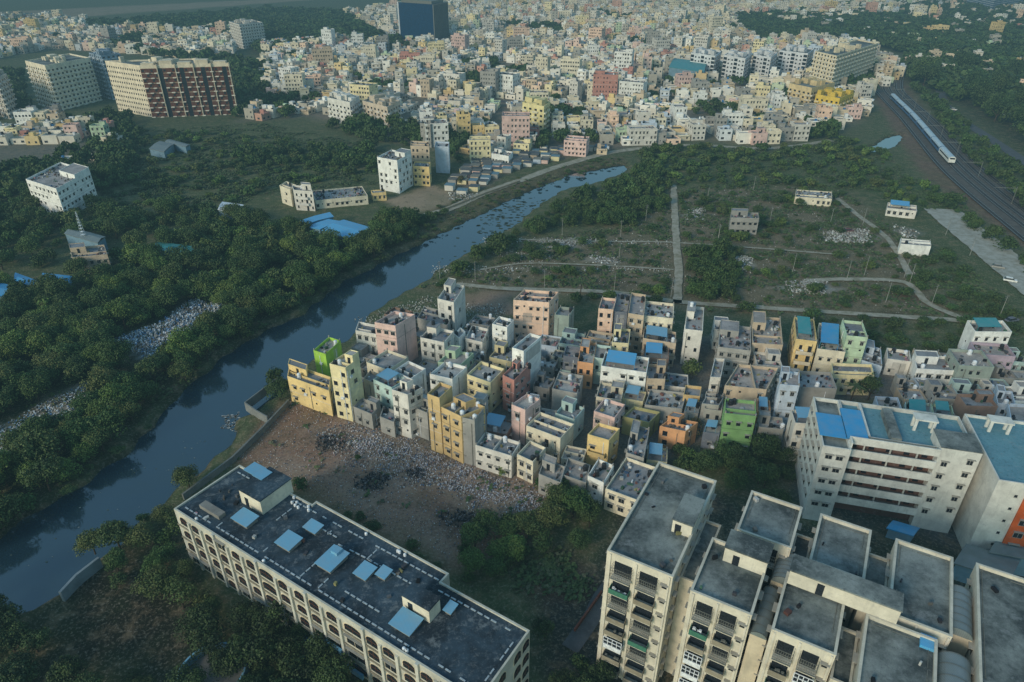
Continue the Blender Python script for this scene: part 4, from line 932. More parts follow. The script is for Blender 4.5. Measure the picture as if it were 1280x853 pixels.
for gx in np.arange(-60, 90, 5.2):    # slum of tiny roofs by the canal road
    for gy in np.arange(280, 420, 5.2):
        x, y = gx+fR.uniform(-1, 1), gy+fR.uniform(-1, 1)
        if not inpoly(x, y, Z['slum']) or fR.random() < .15: continue
        P = rect((x, y), (cos(-.2), sin(-.2)), -2.2, fR.uniform(1.5, 2.6), -2, 2.3)
        if clash(P, BIGF): continue
        fm.col = mul(CN[fR.choice(['grey', 'tan', 'pink', 'pale blue', 'pale yellow', 'off-white', 'off-white'])], .85); h = fR.uniform(1.6, 2.8); fm.prism(P, 0, h); fm.col = mul(fR.choice([S(120, 118, 112), S(100, 106, 110), S(150, 144, 130), S(120, 150, 160), S(84, 88, 90)]), .8)
        fm.face([(*p, h+.06) for p in ccw(inset(P, -.25))])
o = link('distant_city', fm.mesh('distant_city', [M['farwall']], color=True)); tagp(o, 'dense mass of cream flat-roofed houses filling the far city', 'houses', kind='stuff')
# ------------------------------------------------------------------ ground
def nonuni(core0, core1, st, lo, hi, g=1.16):
    c = list(np.arange(core0, core1+.1, st)); s = st; x = core1; 
    while x < hi: s *= g; x += s; c.append(x)
    s = st; x = core0
    while x > lo: s *= g; x -= s; c.insert(0, x)
    return np.array(c)
xs = nonuni(-190, 250, 2.2, -6000, 6000, 1.05); ys = nonuni(30, 420, 2.2, -600, 9000, 1.035)
GX, GY = np.meshgrid(xs, ys); X = GX.ravel(); Y = GY.ravel()
def np_in(P):
    r = np.zeros(X.shape, bool); n = len(P); j = n-1
    for i in range(n):
        a = (P[i][1] > Y) != (P[j][1] > Y)
        with np.errstate(divide='ignore', invalid='ignore'): b = X < (P[j][0]-P[i][0])*(Y-P[i][1])/(P[j][1]-P[i][1])+P[i][0]
        r ^= a & b; j = i
    return r
def np_dist(P):
    d = np.full(X.shape, 1e9); n = len(P)
    for i in range(n):
        ax, ay = P[i]; bx, by = P[(i+1) % n]; L2 = (bx-ax)**2+(by-ay)**2+1e-9
        t = np.clip(((X-ax)*(bx-ax)+(Y-ay)*(by-ay))/L2, 0, 1); d = np.minimum(d, (X-ax-t*(bx-ax))**2+(Y-ay-t*(by-ay))**2)
    d = np.sqrt(d); return np.where(np_in(P), d, -d)      # positive inside
wob = 1.6*np.sin(X*.23+np.sin(Y*.19)*2)*np.cos(Y*.27+1)+1.0*np.sin(X*.61+Y*.43)
sm = lambda v, a, b: np.clip((v-a)/(b-a), 0, 1)**2*(3-2*np.clip((v-a)/(b-a), 0, 1))
dr = np.maximum(np_dist(RIVER)+wob*.55, np_dist(POND)+wob*.3)
ZZ = -2.6*sm(dr, -2.2, 2.6)+.12*np.sin(X*.35)*np.sin(Y*.4)*(dr < -4)*(Y < 500)
ZZ = np.where(dr < -3, ZZ*np.clip((-dr-3)/6, 0, 1)-.02, ZZ)
gc = np.zeros((len(X), 3)); base = np.array(S(80, 90, 60)[:3]); gc[:] = base
def zone(P, col, soft=3, wobk=1.0, amt=1.0):
    k = (sm(np_dist(P if not isinstance(P, str) else Z[P])+wob*wobk, -soft, soft)*amt)[:, None]; gc[:] = gc*(1-k)+np.array(col[:3])*k
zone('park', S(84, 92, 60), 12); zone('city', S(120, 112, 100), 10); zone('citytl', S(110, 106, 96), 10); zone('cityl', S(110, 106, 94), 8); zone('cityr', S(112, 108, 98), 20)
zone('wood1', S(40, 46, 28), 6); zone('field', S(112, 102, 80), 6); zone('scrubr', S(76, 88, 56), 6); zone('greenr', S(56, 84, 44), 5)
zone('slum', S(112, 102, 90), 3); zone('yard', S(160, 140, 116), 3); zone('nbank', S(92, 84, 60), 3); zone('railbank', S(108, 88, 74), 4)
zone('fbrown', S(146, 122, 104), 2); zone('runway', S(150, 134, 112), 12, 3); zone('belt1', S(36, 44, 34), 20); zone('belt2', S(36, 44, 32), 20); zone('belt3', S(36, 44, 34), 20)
zone(COLONY, S(112, 110, 106), 1.5, .3); zone('dump', S(146, 112, 92), 3); zone('litter', S(168, 144, 126), 3, 1.2, .8); zone(GP([(330, 580), (400, 600), (480, 650), (560, 690), (540, 660), (450, 610), (380, 575)]), S(156, 134, 116), 4); zone('lit2', S(160, 156, 146), 2); zone('lit3', S(150, 138, 122), 2)
zone('gvac', S(92, 72, 58), 3); zone('gbl', S(40, 34, 26), 4, 1); zone(GP([(-60, 620), (120, 700), (220, 640), (250, 760), (480, 900), (-60, 900)]), S(38, 40, 28), 5, 1, .7); zone(GP([(985, 600), (1025, 600), (1250, 640), (1250, 720), (1000, 640)]), S(84, 86, 86), 2, .3)  # lower-left soil colours darkened to imitate vignetting
zone(GP([(660, 760), (740, 740), (800, 560), (960, 640), (1290, 700), (1290, 900), (700, 900)]), S(52, 54, 50), 3)
for px_, py_, rr in ((420, 555, 3.5), (468, 600, 3.5), (575, 650, 5), (400, 545, 2.5), (520, 590, 2)):     # burnt heaps
    c = G(px_, py_); k = (np.exp(-((X-c[0])**2+((Y-c[1])*1.2)**2)/rr**2)*.8)[:, None]; gc[:] = gc*(1-k)+np.array(S(44, 42, 42)[:3])*k
# random patches of bare soil and white debris over the fields
pr_ = random.Random(3)
for px_, py_, rx, ry, cc in ((700, 307, 9, 3, S(170, 168, 158)), (755, 325, 7, 3, S(170, 165, 155)), (680, 300, 5, 2, S(150, 146, 136)), (928, 330, 5, 4, S(176, 176, 170)), (1010, 360, 12, 3, S(160, 164, 158)), (1060, 296, 12, 5, S(156, 156, 150)), (870, 268, 8, 3, S(150, 148, 140)), (905, 250, 12, 2.5, S(120, 112, 96)), (1130, 370, 7, 4, S(96, 72, 58)), (1100, 395, 10, 3, S(76, 60, 46)), (760, 355, 12, 3, S(92, 82, 66)), (640, 320, 8, 2, S(126, 118, 104)), (1135, 290, 6, 4, S(130, 130, 122)), (720, 300, 4, 2, S(190, 188, 180)), (812, 312, 6, 2, S(90, 80, 64))):
    c = G(px_, py_); k = (np.clip(1.25-np.hypot((X-c[0]+wob)/rx, (Y-c[1]+wob*.7)/ry), 0, 1)**.7*.9)[:, None]; gc[:] = gc*(1-k)+np.array(cc[:3])*k
k = (sm(dr, -1.5, .5))[:, None]; gc[:] = gc*(1-k)+np.array(S(34, 34, 24)[:3])*k
nx, ny = len(xs), len(ys); me = bpy.data.meshes.new('ground')
vi = np.arange(nx*ny).reshape(ny, nx); q = np.stack([vi[:-1, :-1], vi[:-1, 1:], vi[1:, 1:], vi[1:, :-1]], -1).reshape(-1, 4)
me.vertices.add(nx*ny); me.vertices.foreach_set('co', np.stack([X, Y, ZZ], 1).ravel()); me.loops.add(q.size); me.loops.foreach_set('vertex_index', q.ravel()); me.polygons.add(len(q)); me.polygons.foreach_set('loop_start', np.arange(len(q))*4)
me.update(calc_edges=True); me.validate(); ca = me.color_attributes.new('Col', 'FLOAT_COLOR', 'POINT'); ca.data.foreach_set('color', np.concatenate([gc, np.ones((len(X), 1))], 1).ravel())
me.shade_smooth()
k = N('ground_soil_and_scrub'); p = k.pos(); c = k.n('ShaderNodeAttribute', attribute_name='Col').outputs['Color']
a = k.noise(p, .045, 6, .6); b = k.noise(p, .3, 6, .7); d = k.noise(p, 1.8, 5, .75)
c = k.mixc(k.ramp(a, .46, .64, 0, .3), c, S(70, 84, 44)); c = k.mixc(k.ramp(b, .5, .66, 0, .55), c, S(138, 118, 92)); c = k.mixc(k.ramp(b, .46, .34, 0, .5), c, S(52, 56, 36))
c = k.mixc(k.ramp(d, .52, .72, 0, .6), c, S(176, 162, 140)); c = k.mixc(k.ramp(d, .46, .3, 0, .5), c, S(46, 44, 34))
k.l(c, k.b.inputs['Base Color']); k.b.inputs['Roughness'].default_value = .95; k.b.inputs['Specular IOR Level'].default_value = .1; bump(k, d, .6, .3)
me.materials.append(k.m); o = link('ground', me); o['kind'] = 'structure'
# water
k = N('river_water'); p = k.pos(); a = k.noise(p, .5, 4, .6); b = k.noise(p, .08, 5, .65); d = k.noise(p, 1.2, 5, .8)
c = k.mixc(k.ramp(b, .5, .72, 0, .7), S(32, 54, 66), S(36, 54, 58)); k.l(k.mixc(k.ramp(d, .70, .76, 0, .12), c, S(90, 110, 110)), k.b.inputs['Base Color'])
k.b.inputs['Roughness'].default_value = .08; k.b.inputs['IOR'].default_value = 2.1; bump(k, a, .03, .1)
M['water'] = k.m
m = MB(); m.face([(x, y, -1.25) for x, y in inset(RIVER, -6)]); struct('river', m, 'water')
m = MB(); m.face([(x, y, -1.2) for x, y in inset(POND, -2)]); struct('pond', m, 'water')
# roads and tracks
def smooth_line(P, n=6):
    out = []
    for i in range(len(P)-1):
        p0, p1, p2, p3 = P[max(i-1, 0)], P[i], P[i+1], P[min(i+2, len(P)-1)]
        for j in range(n):
            t = j/n; out.append(tuple(.5*(2*p1[k]+(p2[k]-p0[k])*t+(2*p0[k]-5*p1[k]+4*p2[k]-p3[k])*t*t+(3*p1[k]-p0[k]-3*p2[k]+p3[k])*t**3) for k in (0, 1)))
    return out+[P[-1]]
def offs(P, d):
    out = []
    for i in range(len(P)):
        a, b = P[max(i-1, 0)], P[min(i+1, len(P)-1)]; L = hypot(b[0]-a[0], b[1]-a[1]) or 1; out.append((P[i][0]-(b[1]-a[1])/L*d, P[i][1]+(b[0]-a[0])/L*d))
    return out
def ribbon(m, P, w, z, w2=None, jit=0):
    A, B = offs(P, w/2), offs(P, -w/2)
    if jit: A = [(x+pr_.uniform(-jit, jit), y+pr_.uniform(-jit, jit)) for x, y in A]; B = [(x+pr_.uniform(-jit, jit), y+pr_.uniform(-jit, jit)) for x, y in B]
    for i in range(len(P)-1): m.face([(*B[i], z), (*B[i+1], z), (*A[i+1], z), (*A[i], z)])
def rmat(name, a, b, c2):
    k = N(name); p = k.pos(); n1 = k.noise(p, .35, 6, .7); n2 = k.noise(p, 2.5, 4, .7)
    c = k.mixc(k.ramp(n1, .4, .65), a, b); c = k.mixc(k.ramp(n2, .55, .75, 0, .6), c, c2); k.l(c, k.b.inputs['Base Color']); k.b.inputs['Roughness'].default_value = .95; return k.m
M['dirt'] = rmat('dirt_road', S(168, 160, 142), S(128, 122, 98), S(92, 92, 64)); M['asphalt'] = rmat('old_asphalt', S(82, 84, 86), S(66, 68, 70), S(104, 102, 98)); M['lane'] = rmat('cement_lane', S(170, 168, 156), S(140, 136, 120), S(104, 102, 80)); M['ballast'] = rmat('ballast', S(92, 84, 76), S(70, 62, 56), S(110, 104, 98))
ROADP = []
def onroad(x, y): return any(abs(x-q[0]) < 2.6 and abs(y-q[1]) < 2.6 for q in ROADP)
def road(name, px_, w, z, mt, jit=0):
    for a, b in zip(GP(px_)[:-1], GP(px_)[1:]):
        n_ = int(hypot(b[0]-a[0], b[1]-a[1])/3)+1; ROADP.extend([(a[0]+(b[0]-a[0])*i/n_, a[1]+(b[1]-a[1])*i/n_) for i in range(n_)]) if a[1] < 420 else None
    m = MB(); ribbon(m, smooth_line(GP(px_), 10), w, z, jit=jit); struct(name, m, mt)
road('lane', [(842, 232), (843, 262), (845, 300), (848, 340), (846, 380)], 2.8, .3, 'dirt', .25)
road('dirt_path', [(570, 356), (640, 362), (760, 366), (846, 378), (930, 384), (1050, 392), (1208, 402)], 2.6, .3, 'dirt', .15)
road('dirt_path', [(648, 300), (700, 302), (780, 303), (843, 304), (960, 312), (1060, 320)], 1.1, .28, 'dirt', .15)
road('dirt_path', [(600, 338), (660, 330), (760, 333), (842, 338)], 1.1, .26, 'dirt', .15)
road('dirt_path', [(1006, 352), (1060, 350), (1130, 354), (1160, 380), (1210, 402)], 2.6, .32, 'dirt', .15)
road('dirt_path', [(1046, 248), (1070, 268), (1110, 300), (1140, 350)], 2.4, .24, 'dirt', .15)
road('canal_road', [(520, 272), (560, 262), (605, 242), (650, 226), (700, 208), (770, 190), (860, 182), (960, 186), (1040, 176)], 5, .16, 'dirt', .3)
road('city_road', [(300, 132), (380, 120), (470, 116), (560, 122), (700, 130), (820, 120)], 7, .18, 'asphalt')
road('main_road', [(1178, 100), (1176, 118), (1190, 142), (1235, 172), (1300, 215)], 7, .18, 'asphalt')
road('service_road', [(1176, 262), (1200, 282), (1235, 310), (1265, 335), (1310, 372)], 15, .3, 'lane', .3)
road('service_road', [(712, 812), (738, 775), (756, 742), (800, 690)], 3, .14, 'asphalt')
road('ridge_road', [(330, 66), (400, 58), (520, 52), (640, 50)], 9, .2, 'asphalt')
TRK = smooth_line(GP([(1108, 92), (1104, 110), (1116, 126), (1140, 150), (1185, 203), (1225, 240), (1290, 292), (1400, 380)]), 14)
m = MB(); ribbon(m, offs(TRK, 4), 22, .3); struct('railway_bed', m, 'ballast')
m = MB()
for d in (-6.5, -2, 0, 4.5, 9, 13.5):
    if d == -2: continue
    L0 = offs(TRK, d)
    for e in (-.84, .84): ribbon(m, offs(L0, e), .22, .5)
struct('railway_track', m, plain('rail_steel', S(150, 140, 130), .4, .6))
m = MB()
for d in (-6.5, 0, 4.5, 9, 13.5): ribbon(m, offs(TRK, d), 2.6, .4)
struct('sleeper_bed', m, plain('sleeper_bed', S(52, 48, 46), .9))
# train on the second track
def along(P, s):
    for i in range(len(P)-1):
        L = hypot(P[i+1][0]-P[i][0], P[i+1][1]-P[i][1])
        if s <= L: t = s/L; return (P[i][0]+(P[i+1][0]-P[i][0])*t, P[i][1]+(P[i+1][1]-P[i][1])*t)
        s -= L
    return P[-1]
L0 = TRK[::-1]; head = G(1185, 206); acc = 0; best = (1e9, 0)
for i in range(len(L0)-1):
    d = hypot(L0[i][0]-head[0], L0[i][1]-head[1])
    if d < best[0]: best = (d, acc)
    acc += hypot(L0[i+1][0]-L0[i][0], L0[i+1][1]-L0[i][1])
s0 = best[1]; a = along(L0, s0); TT = Thing('passenger_train', [a, (a[0]+1, a[1]), (a[0], a[1]+1)], 'long blue and silver passenger train on the curved track', 'train')
M['trainside'] = plain('train_side_blue', S(70, 104, 140), .5); M['trainroof'] = plain('train_roof', S(176, 192, 198), .5); M['trainnose'] = plain('train_nose', S(222, 222, 212), .5)
for c_ in range(8):
    a, b = along(L0, s0+c_*23.6), along(L0, s0+c_*23.6+22.6); L = hypot(b[0]-a[0], b[1]-a[1]); u = ((b[0]-a[0])/L, (b[1]-a[1])/L); mc = ((a[0]+b[0])/2, (a[1]+b[1])/2); v = (-u[1], u[0])
    m = MB(); prof = [(-1.6, 1.2), (1.6, 1.2), (1.6, 3.4), (1.3, 4.0), (.6, 4.3), (-.6, 4.3), (-1.3, 4.0), (-1.6, 3.4)]
    pt = lambda s, w_, z: (mc[0]+u[0]*s+v[0]*w_, mc[1]+u[1]*s+v[1]*w_, z)
    for i in range(8):
        (w0, z0), (w1, z1) = prof[i], prof[(i+1) % 8]; m.face([pt(-L/2, w0, z0), pt(L/2, w0, z0), pt(L/2, w1, z1), pt(-L/2, w1, z1)], 0 if i in (0, 1, 7) else 1)
    m.face([pt(-L/2, *q) for q in prof], 0 if c_ else 2); m.face([pt(L/2, *q) for q in prof[::-1]], 0)
    o = TT.part('locomotive' if c_ == 0 else 'coach', m, ['trainnose' if c_ == 0 else 'trainside', 'trainroof', 'trainnose'])
    for q in (-1, 1):
        wb = MB(); wb.obox((mc[0]+v[0]*1.61*q, mc[1]+v[1]*1.61*q), u, L-3, .05, 2.4, 3.1); TT.part('window_band', wb, 'glass', parent=o)
        wb = MB(); wb.obox((mc[0]+u[0]*7*q, mc[1]+u[1]*7*q), u, 2.6, 2.4, .5, 1.2); TT.part('bogie', wb, 'black', parent=o)
    if c_ == 0: wb = MB(); wb.obox((mc[0]-u[0]*(L/2+.03), mc[1]-u[1]*(L/2+.03)), v, 2.4, .06, 2.9, 3.7); TT.part('windscreen', wb, 'glass', parent=o)
ML = offs(TRK, 7); cmm = MB(); cmm.tube((0, 0, -.2), (0, 0, 8), .14, .12, 5); CMM = cmm.mesh('mast', [M['rail']]); cam_ = MB(); cam_.box(0, 9, -.06, .06, 7.2, 7.35); cam_.tube((0, 0, 7.9), (7, 0, 7.3), .05, .05, 4); CAM_ = cam_.mesh('arm', [M['rail']])
for i_ in range(9):
    p_ = along(ML[::-1], 60+i_*42); q_ = along(ML[::-1], 62+i_*42); ro = link('overhead_line_mast', None, None, (p_[0], p_[1], 0), atan2(q_[1]-p_[1], q_[0]-p_[0])+pi/2)
    link('mast', CMM, ro); link('arm', CAM_, ro); tagp(ro, None, 'line mast', 'overhead line masts along the railway'); AUTO.append((ro, 'steel overhead line mast beside the tracks', 'p'))
# ------------------------------------------------------------------ trees
def crown_arrays(seed, ncl, nleaf, ls, flat=.72):
    r = np.random.default_rng(seed); C = []
    for i in range(ncl):
        a = r.uniform(0, 2*pi); e = r.uniform(-.25, 1); rad = r.uniform(.35, .78)
        C.append((cos(a)*rad*(1-.35*max(e, 0)), sin(a)*rad*(1-.35*max(e, 0)), e*flat*.62, r.uniform(.24, .42)))
    C.append((0, 0, .12, .55)); C = np.array(C); wgt = C[:, 3]**2; ci = r.choice(len(C), nleaf, p=wgt/wgt.sum())
    d = r.normal(size=(nleaf, 3)); d /= np.linalg.norm(d, axis=1)[:, None]; d[:, 2] = np.abs(d[:, 2])*np.where(r.random(nleaf) < .75, 1, -1)
    pos = C[ci, :3]+d*(C[ci, 3]*r.uniform(.72, 1.08, nleaf))[:, None]
    nrm = d+r.normal(size=(nleaf, 3))*.55; nrm /= np.linalg.norm(nrm, axis=1)[:, None]
    t = np.cross(nrm, r.normal(size=(nleaf, 3))); t /= np.linalg.norm(t, axis=1)[:, None]; b = np.cross(nrm, t)
    s = ls*r.uniform(.6, 1.3, nleaf)[:, None]; k = .62
    V = np.stack([pos-t*s, pos+b*s*k, pos+t*s, pos-b*s*k], 1)
    return V.reshape(-1, 3)
def quads_mesh(name, V, mat, col=None):
    n = len(V)//4; me = bpy.data.meshes.new(name); me.vertices.add(n*4); me.vertices.foreach_set('co', V.astype(np.float32).ravel()); me.loops.add(n*4); me.loops.foreach_set('vertex_index', np.arange(n*4))
    me.polygons.add(n); me.polygons.foreach_set('loop_start', np.arange(n)*4); me.update(calc_edges=True)
    if col is not None: ca = me.color_attributes.new('Col', 'FLOAT_COLOR', 'POINT'); ca.data.foreach_set('color', col.astype(np.float32).ravel())
    me.materials.append(mat); return me
CR_ME = [quads_mesh('crown', crown_arrays(100+i, nc_, nl_, ls_, fl_)*np.array([4.2, 4.2, 4.2]), M['leaf']) for i, (nc_, nl_, ls_, fl_) in enumerate(((26, 3600, .055, .72), (34, 3600, .052, .5), (12, 2000, .055, 1.15), (40, 4000, .05, .62), (16, 1500, .06, .85), (28, 3200, .055, 1.0), (48, 4000, .048, .45)))]
PALM = None
def trunk_me(seed):
    r = random.Random(seed); m = MB(); m.tube((0, 0, -.3), (.1, 0, 2.2), .24, .17, 7)
    for i in range(5): a = i*1.26+r.random(); m.tube((.1, 0, 2.0), (cos(a)*2.0, sin(a)*2.0, 3.6+r.random()*1.2), .13, .05, 5)
    m.tube((.1, 0, 2.1), (.3, .2, 5), .15, .05, 5); return m.mesh('trunk', [M['bark']])
TR_ME = [trunk_me(i) for i in range(3)]
def palm_me():
    m = MB(); m.tube((0, 0, 0), (.3, .1, 5.5), .2, .14, 7); r = random.Random(4); lf = []
    for i in range(16):
        a = i*.4+r.random()*.3; up = r.uniform(-.1, .9); prev = (.3, .1, 5.5)
        for k_ in range(1, 6):
            d = k_*.55; z = 5.5+up*d*.8-.16*d*d; c = (.3+cos(a)*d, .1+sin(a)*d, z); w = .34*(1-abs(k_-2.5)/4)
            sx, sy = -sin(a)*w, cos(a)*w; lf.append([(prev[0]-sx, prev[1]-sy, prev[2]-.12), (prev[0], prev[1], prev[2]), (c[0], c[1], c[2]), (c[0]-sx, c[1]-sy, c[2]-.12)]); lf.append([(prev[0], prev[1], prev[2]), (prev[0]+sx, prev[1]+sy, prev[2]-.12), (c[0]+sx, c[1]+sy, c[2]-.12), (c[0], c[1], c[2])]); prev = c
    q = MB(); [q.face(f) for f in lf]; return m.mesh('trunk', [M['bark']]), q.mesh('fronds', [M['leaf']])
PT, PF = palm_me()
tR = random.Random(21); TREES = []      # x, y, crown radius, height factor, tone, region
def tone(kind):
    b = {'deep': (.03, .045, .018), 'dark': (.03, .05, .016), 'mid': (.045, .08, .02), 'light': (.1, .15, .03), 'olive': (.075, .09, .028), 'brown': (.085, .062, .03)}[kind]; f = tR.uniform(1.1, 2.0)*(.5 if kind == 'deep' else 1); return (b[0]*f*tR.uniform(.85, 1.2), b[1]*f, b[2]*f, 1)  # deep: leaf colour dimmed to put the corner vignette into near trees
def infoot(x, y, r=.8):
    for P, h in FOOT:
        c = cen(P)
        if abs(c[0]-x) < 45 and abs(c[1]-y) < 45:
            if inpoly(x, y, P): return True
            if hypot(c[0]-x, c[1]-y) < 40 and any(inpoly(x+dx*r, y+dy*r, P) for dx, dy in ((1, 0), (-1, 0), (0, 1), (0, -1))): return True
    return False
def scatter(zn, sp, r0, r1, tones, region, prob=1.0, avoid=(), hf=(.9, 1.25)):
    P = Z[zn] if isinstance(zn, str) else zn; x0, x1 = min(p[0] for p in P), max(p[0] for p in P); y0, y1 = min(p[1] for p in P), max(p[1] for p in P)
    for gx in np.arange(x0, x1, sp):
        for gy in np.arange(y0, y1, sp):
            x, y = gx+tR.uniform(-.5, .5)*sp, gy+tR.uniform(-.5, .5)*sp
            if tR.random() > prob or not inpoly(x, y, P) or onroad(x, y) or infoot(x, y) or (zn == 'bankr' and (inpoly(x-4, y+9, RIVER) or inpoly(x-3, y+4, RIVER))) or any(inpoly(x, y+dy_, Z[q_]) for q_ in ('lit2', 'lit3') for dy_ in (3, 7)) or any(inpoly(x, y, Z[a]) for a in avoid): continue
            TREES.append((x, y, tR.uniform(r0, r1)*tR.choice([.62, .85, 1, 1.12]), tR.uniform(*hf), tone(tR.choice(tones)), region))
LT = ('lit2', 'lit3')
scatter('wood1', 4.6, 2.8, 4.4, ['dark', 'mid', 'mid', 'light', 'olive'], 'in left bank woods', .95, LT)
scatter('riv2', 3.2, 1.0, 1.8, ['mid', 'dark', 'olive'], 'at left water edge', .75, LT, (.45, .6))
scatter('wood0', 6, 2.8, 4.4, ['dark', 'mid', 'mid', 'olive'], 'below the park', .85)
scatter('beltL', 6.5, 3, 4.5, ['dark', 'dark', 'mid'], 'by left flats', .9)
scatter(GP([(-60, 290), (30, 285), (80, 300), (85, 340), (40, 345), (-60, 345)]), 6, 2.6, 4, ['dark', 'mid'], 'below left flats', .8); scatter('parkdense', 6.5, 3.2, 4.8, ['dark', 'dark', 'mid'], 'under the towers', .9); scatter('hedge', 6, 2.6, 3.8, ['dark', 'mid'], 'across the park', .9)
scatter('parkbush', 6.5, 1.4, 3.2, ['mid', 'dark', 'olive', 'light'], 'in the park', .72, (), (.5, .95))
scatter('bankr', 4.6, 2.0, 3.4, ['dark', 'mid', 'mid'], 'on right river bank', .93)
scatter('scrubr', 6.5, 1.8, 3.6, ['dark', 'mid', 'mid', 'light', 'olive'], 'in far scrub', .75, (), (.6, 1))
scatter('bush1', 4.2, 2.2, 3.4, ['dark', 'mid'], 'in the thicket', .95); scatter('bush2', 4.5, 1.5, 2.8, ['dark', 'dark', 'mid'], 'in roadside scrub', .8, (), (.5, .8)); scatter('bush3', 4.2, 1.5, 2.7, ['dark', 'mid'], 'behind the settlement', .8, (), (.55, .8))
scatter('field', 6, .9, 2.6, ['dark', 'mid', 'olive'], 'in open fields', .5, (), (.5, .9)); scatter('field', 4, .5, 1.1, ['dark', 'mid', 'olive'], 'in open fields', .22, (), (.4, .6))
scatter('trk', 6, 2, 3.4, ['dark', 'mid'], 'along the railway', .8); scatter('rside', 7, 2.6, 4, ['dark', 'dark', 'mid'], 'by the main road', .85); scatter('greenr', 6, 1.5, 2.6, ['mid', 'light'], 'west of the railway', .35)
scatter('mid', 3.9, 1.7, 3.2, ['mid', 'mid', 'dark', 'olive', 'light'], 'beyond the dump', .8); scatter('mid2', 4.2, 2.2, 3.2, ['deep', 'deep', 'dark'], 'below the apartments', .9)
scatter('east', 3.8, 2.0, 3.2, ['dark', 'mid', 'dark'], 'by the settlement', .95); scatter('bl1', 4.3, 1.8, 3.0, ['olive', 'dark', 'mid'], 'on near bank', .8)
scatter('bl2', 4.2, 2.6, 3.6, ['deep', 'deep', 'dark'], 'before the long building', .97); scatter('bl3', 4.6, 2.4, 3.4, ['deep', 'deep', 'dark'], 'in river corner', .9)
scatter(GP([(400, 622), (470, 655), (560, 702), (600, 735), (570, 740), (480, 690), (400, 640)]), 3.6, .9, 1.9, ['mid', 'dark'], 'behind the long building', .75, (), (.5, .8))
scatter(GP([(478, 292), (530, 270), (560, 268), (520, 300), (490, 310)]), 4, 1.6, 2.6, ['mid', 'olive'], 'near blue sheds', .8); scatter('nbank', 4, .8, 1.6, ['mid', 'olive'], 'on far bank', .5, (), (.4, .6))
for px_, py_, r_, tn in ((350, 500, 3.0, 'dark'), (346, 478, 2.4, 'dark'), (237, 610, 2.9, 'olive'), (375, 612, 1.7, 'mid'), (628, 592, 1.4, 'light'), (676, 612, 1.5, 'mid'), (600, 660, 1.6, 'mid'), (658, 482, 2.2, 'dark'), (862, 470, 2.8, 'olive'), (700, 398, 2.6, 'dark'), (720, 380, 2.2, 'dark'), (1085, 500, 3.6, 'dark'), (1262, 455, 2.6, 'dark'), (640, 700, 2.4, 'light'), (690, 660, 3.2, 'olive'), (845, 545, 2.6, 'olive'), (575, 230, 2.2, 'brown'), (448, 575, .8, 'mid'), (560, 585, .0, 'mid'), (700, 625, 2.6, 'mid'), (735, 650, 2.8, 'dark'), (860, 545, 2.6, 'brown')):
    if r_: x, y = G(px_, py_); TREES.append((x, y, r_, 1.1, tone(tn), 'standing alone'))
for _ in range(46):
    F_ = Z['field']; cx_, cy_ = tR.uniform(-30, 170), tR.uniform(190, 330)
    if not inpoly(cx_, cy_, F_): continue
    for _ in range(tR.randint(3, 9)):
        x, y = cx_+tR.gauss(0, 4.5), cy_+tR.gauss(0, 3.2)
        if inpoly(x, y, F_) and not infoot(x, y) and not onroad(x, y): TREES.append((x, y, tR.uniform(1.1, 2.7), tR.uniform(.6, 1), tone(tR.choice(['dark', 'mid', 'mid', 'light'])), 'in open fields'))
NIND_REG = len(TREES)
for zn, sp, r0, r1, pr in (('belt1', 13, 7, 10, .9), ('belt2', 12, 6, 9, .9), ('belt3', 14, 7, 11, .9), ('belt4', 9, 4, 6, .9), ('beltL2', 8, 4, 6, .9), ('rfar', 13, 6, 9, .35)):
    scatter(zn, sp, r0, r1, ['dark', 'dark', 'mid'], 'far', pr, ('city',) if zn == 'rfar' else ())
for zn in GREENC: scatter(zn, 6.5, 3, 5, ['dark', 'mid'], 'in the middle of the city', .85)
for x, y in CITYTREES:
    if tR.random() < .8 and not infoot(x, y): TREES.append((x, y, tR.uniform(3, 5), 1, tone(tR.choice(['dark', 'mid'])), 'in the middle of the city'))
near = []; far = []
for t in TREES:
    p = PX(t[0], t[1], 4); infr = -15 < p[0] < 1295 and -5 < p[1] < 870
    near.append((t[2]/p[2] if infr else 0, t))
near.sort(key=lambda q: -q[0]); NT = 285
TREE_NOTE = {}
for i, (s, t) in enumerate(near[:NT]):
    x, y, r_, hf, col, reg = t; sc_ = r_/4.2*1.12; c = sum(col[:3])
    word = 'pale green' if c > .2 else ('olive' if col[0] > col[1]*.85 else ('mid green' if c > .12 else 'dark green')); small = r_ < 1.9
    ro = link('shrub' if small else 'leafy_tree', None, None, (x, y, 0)); cr = link('crown', CR_ME[tR.randrange(7)], ro, (0, 0, (3.6*sc_*hf if not small else 1.6*sc_)), tR.random()*6, col)
    cr.scale = (sc_, sc_*tR.uniform(.88, 1.1), sc_*hf*.95); tr_ = link('trunk', TR_ME[i % 3], ro, (0, 0, 0)); tr_.scale = (sc_, sc_, sc_*hf*(.9 if not small else .5))
    AUTO.append((ro, '%s %s %s' % (word, 'shrub' if small else 'tree', reg), 't')); tagp(ro, None, 'shrub' if small else 'tree', 'shrubs' if small else 'leafy trees')
for px_, py_ in ((725, 372), (1062, 505)):
    x, y = G(px_, py_); ro = link('palm_tree', None, None, (x, y, 0)); link('trunk', PT, ro); link('fronds', PF, ro, color=(.07, .085, .03, 1)); tagp(ro, 'tall palm tree %s' % ('behind the peach narrow house' if px_ < 800 else 'in the dark courtyard right of the green house'), 'palm tree')
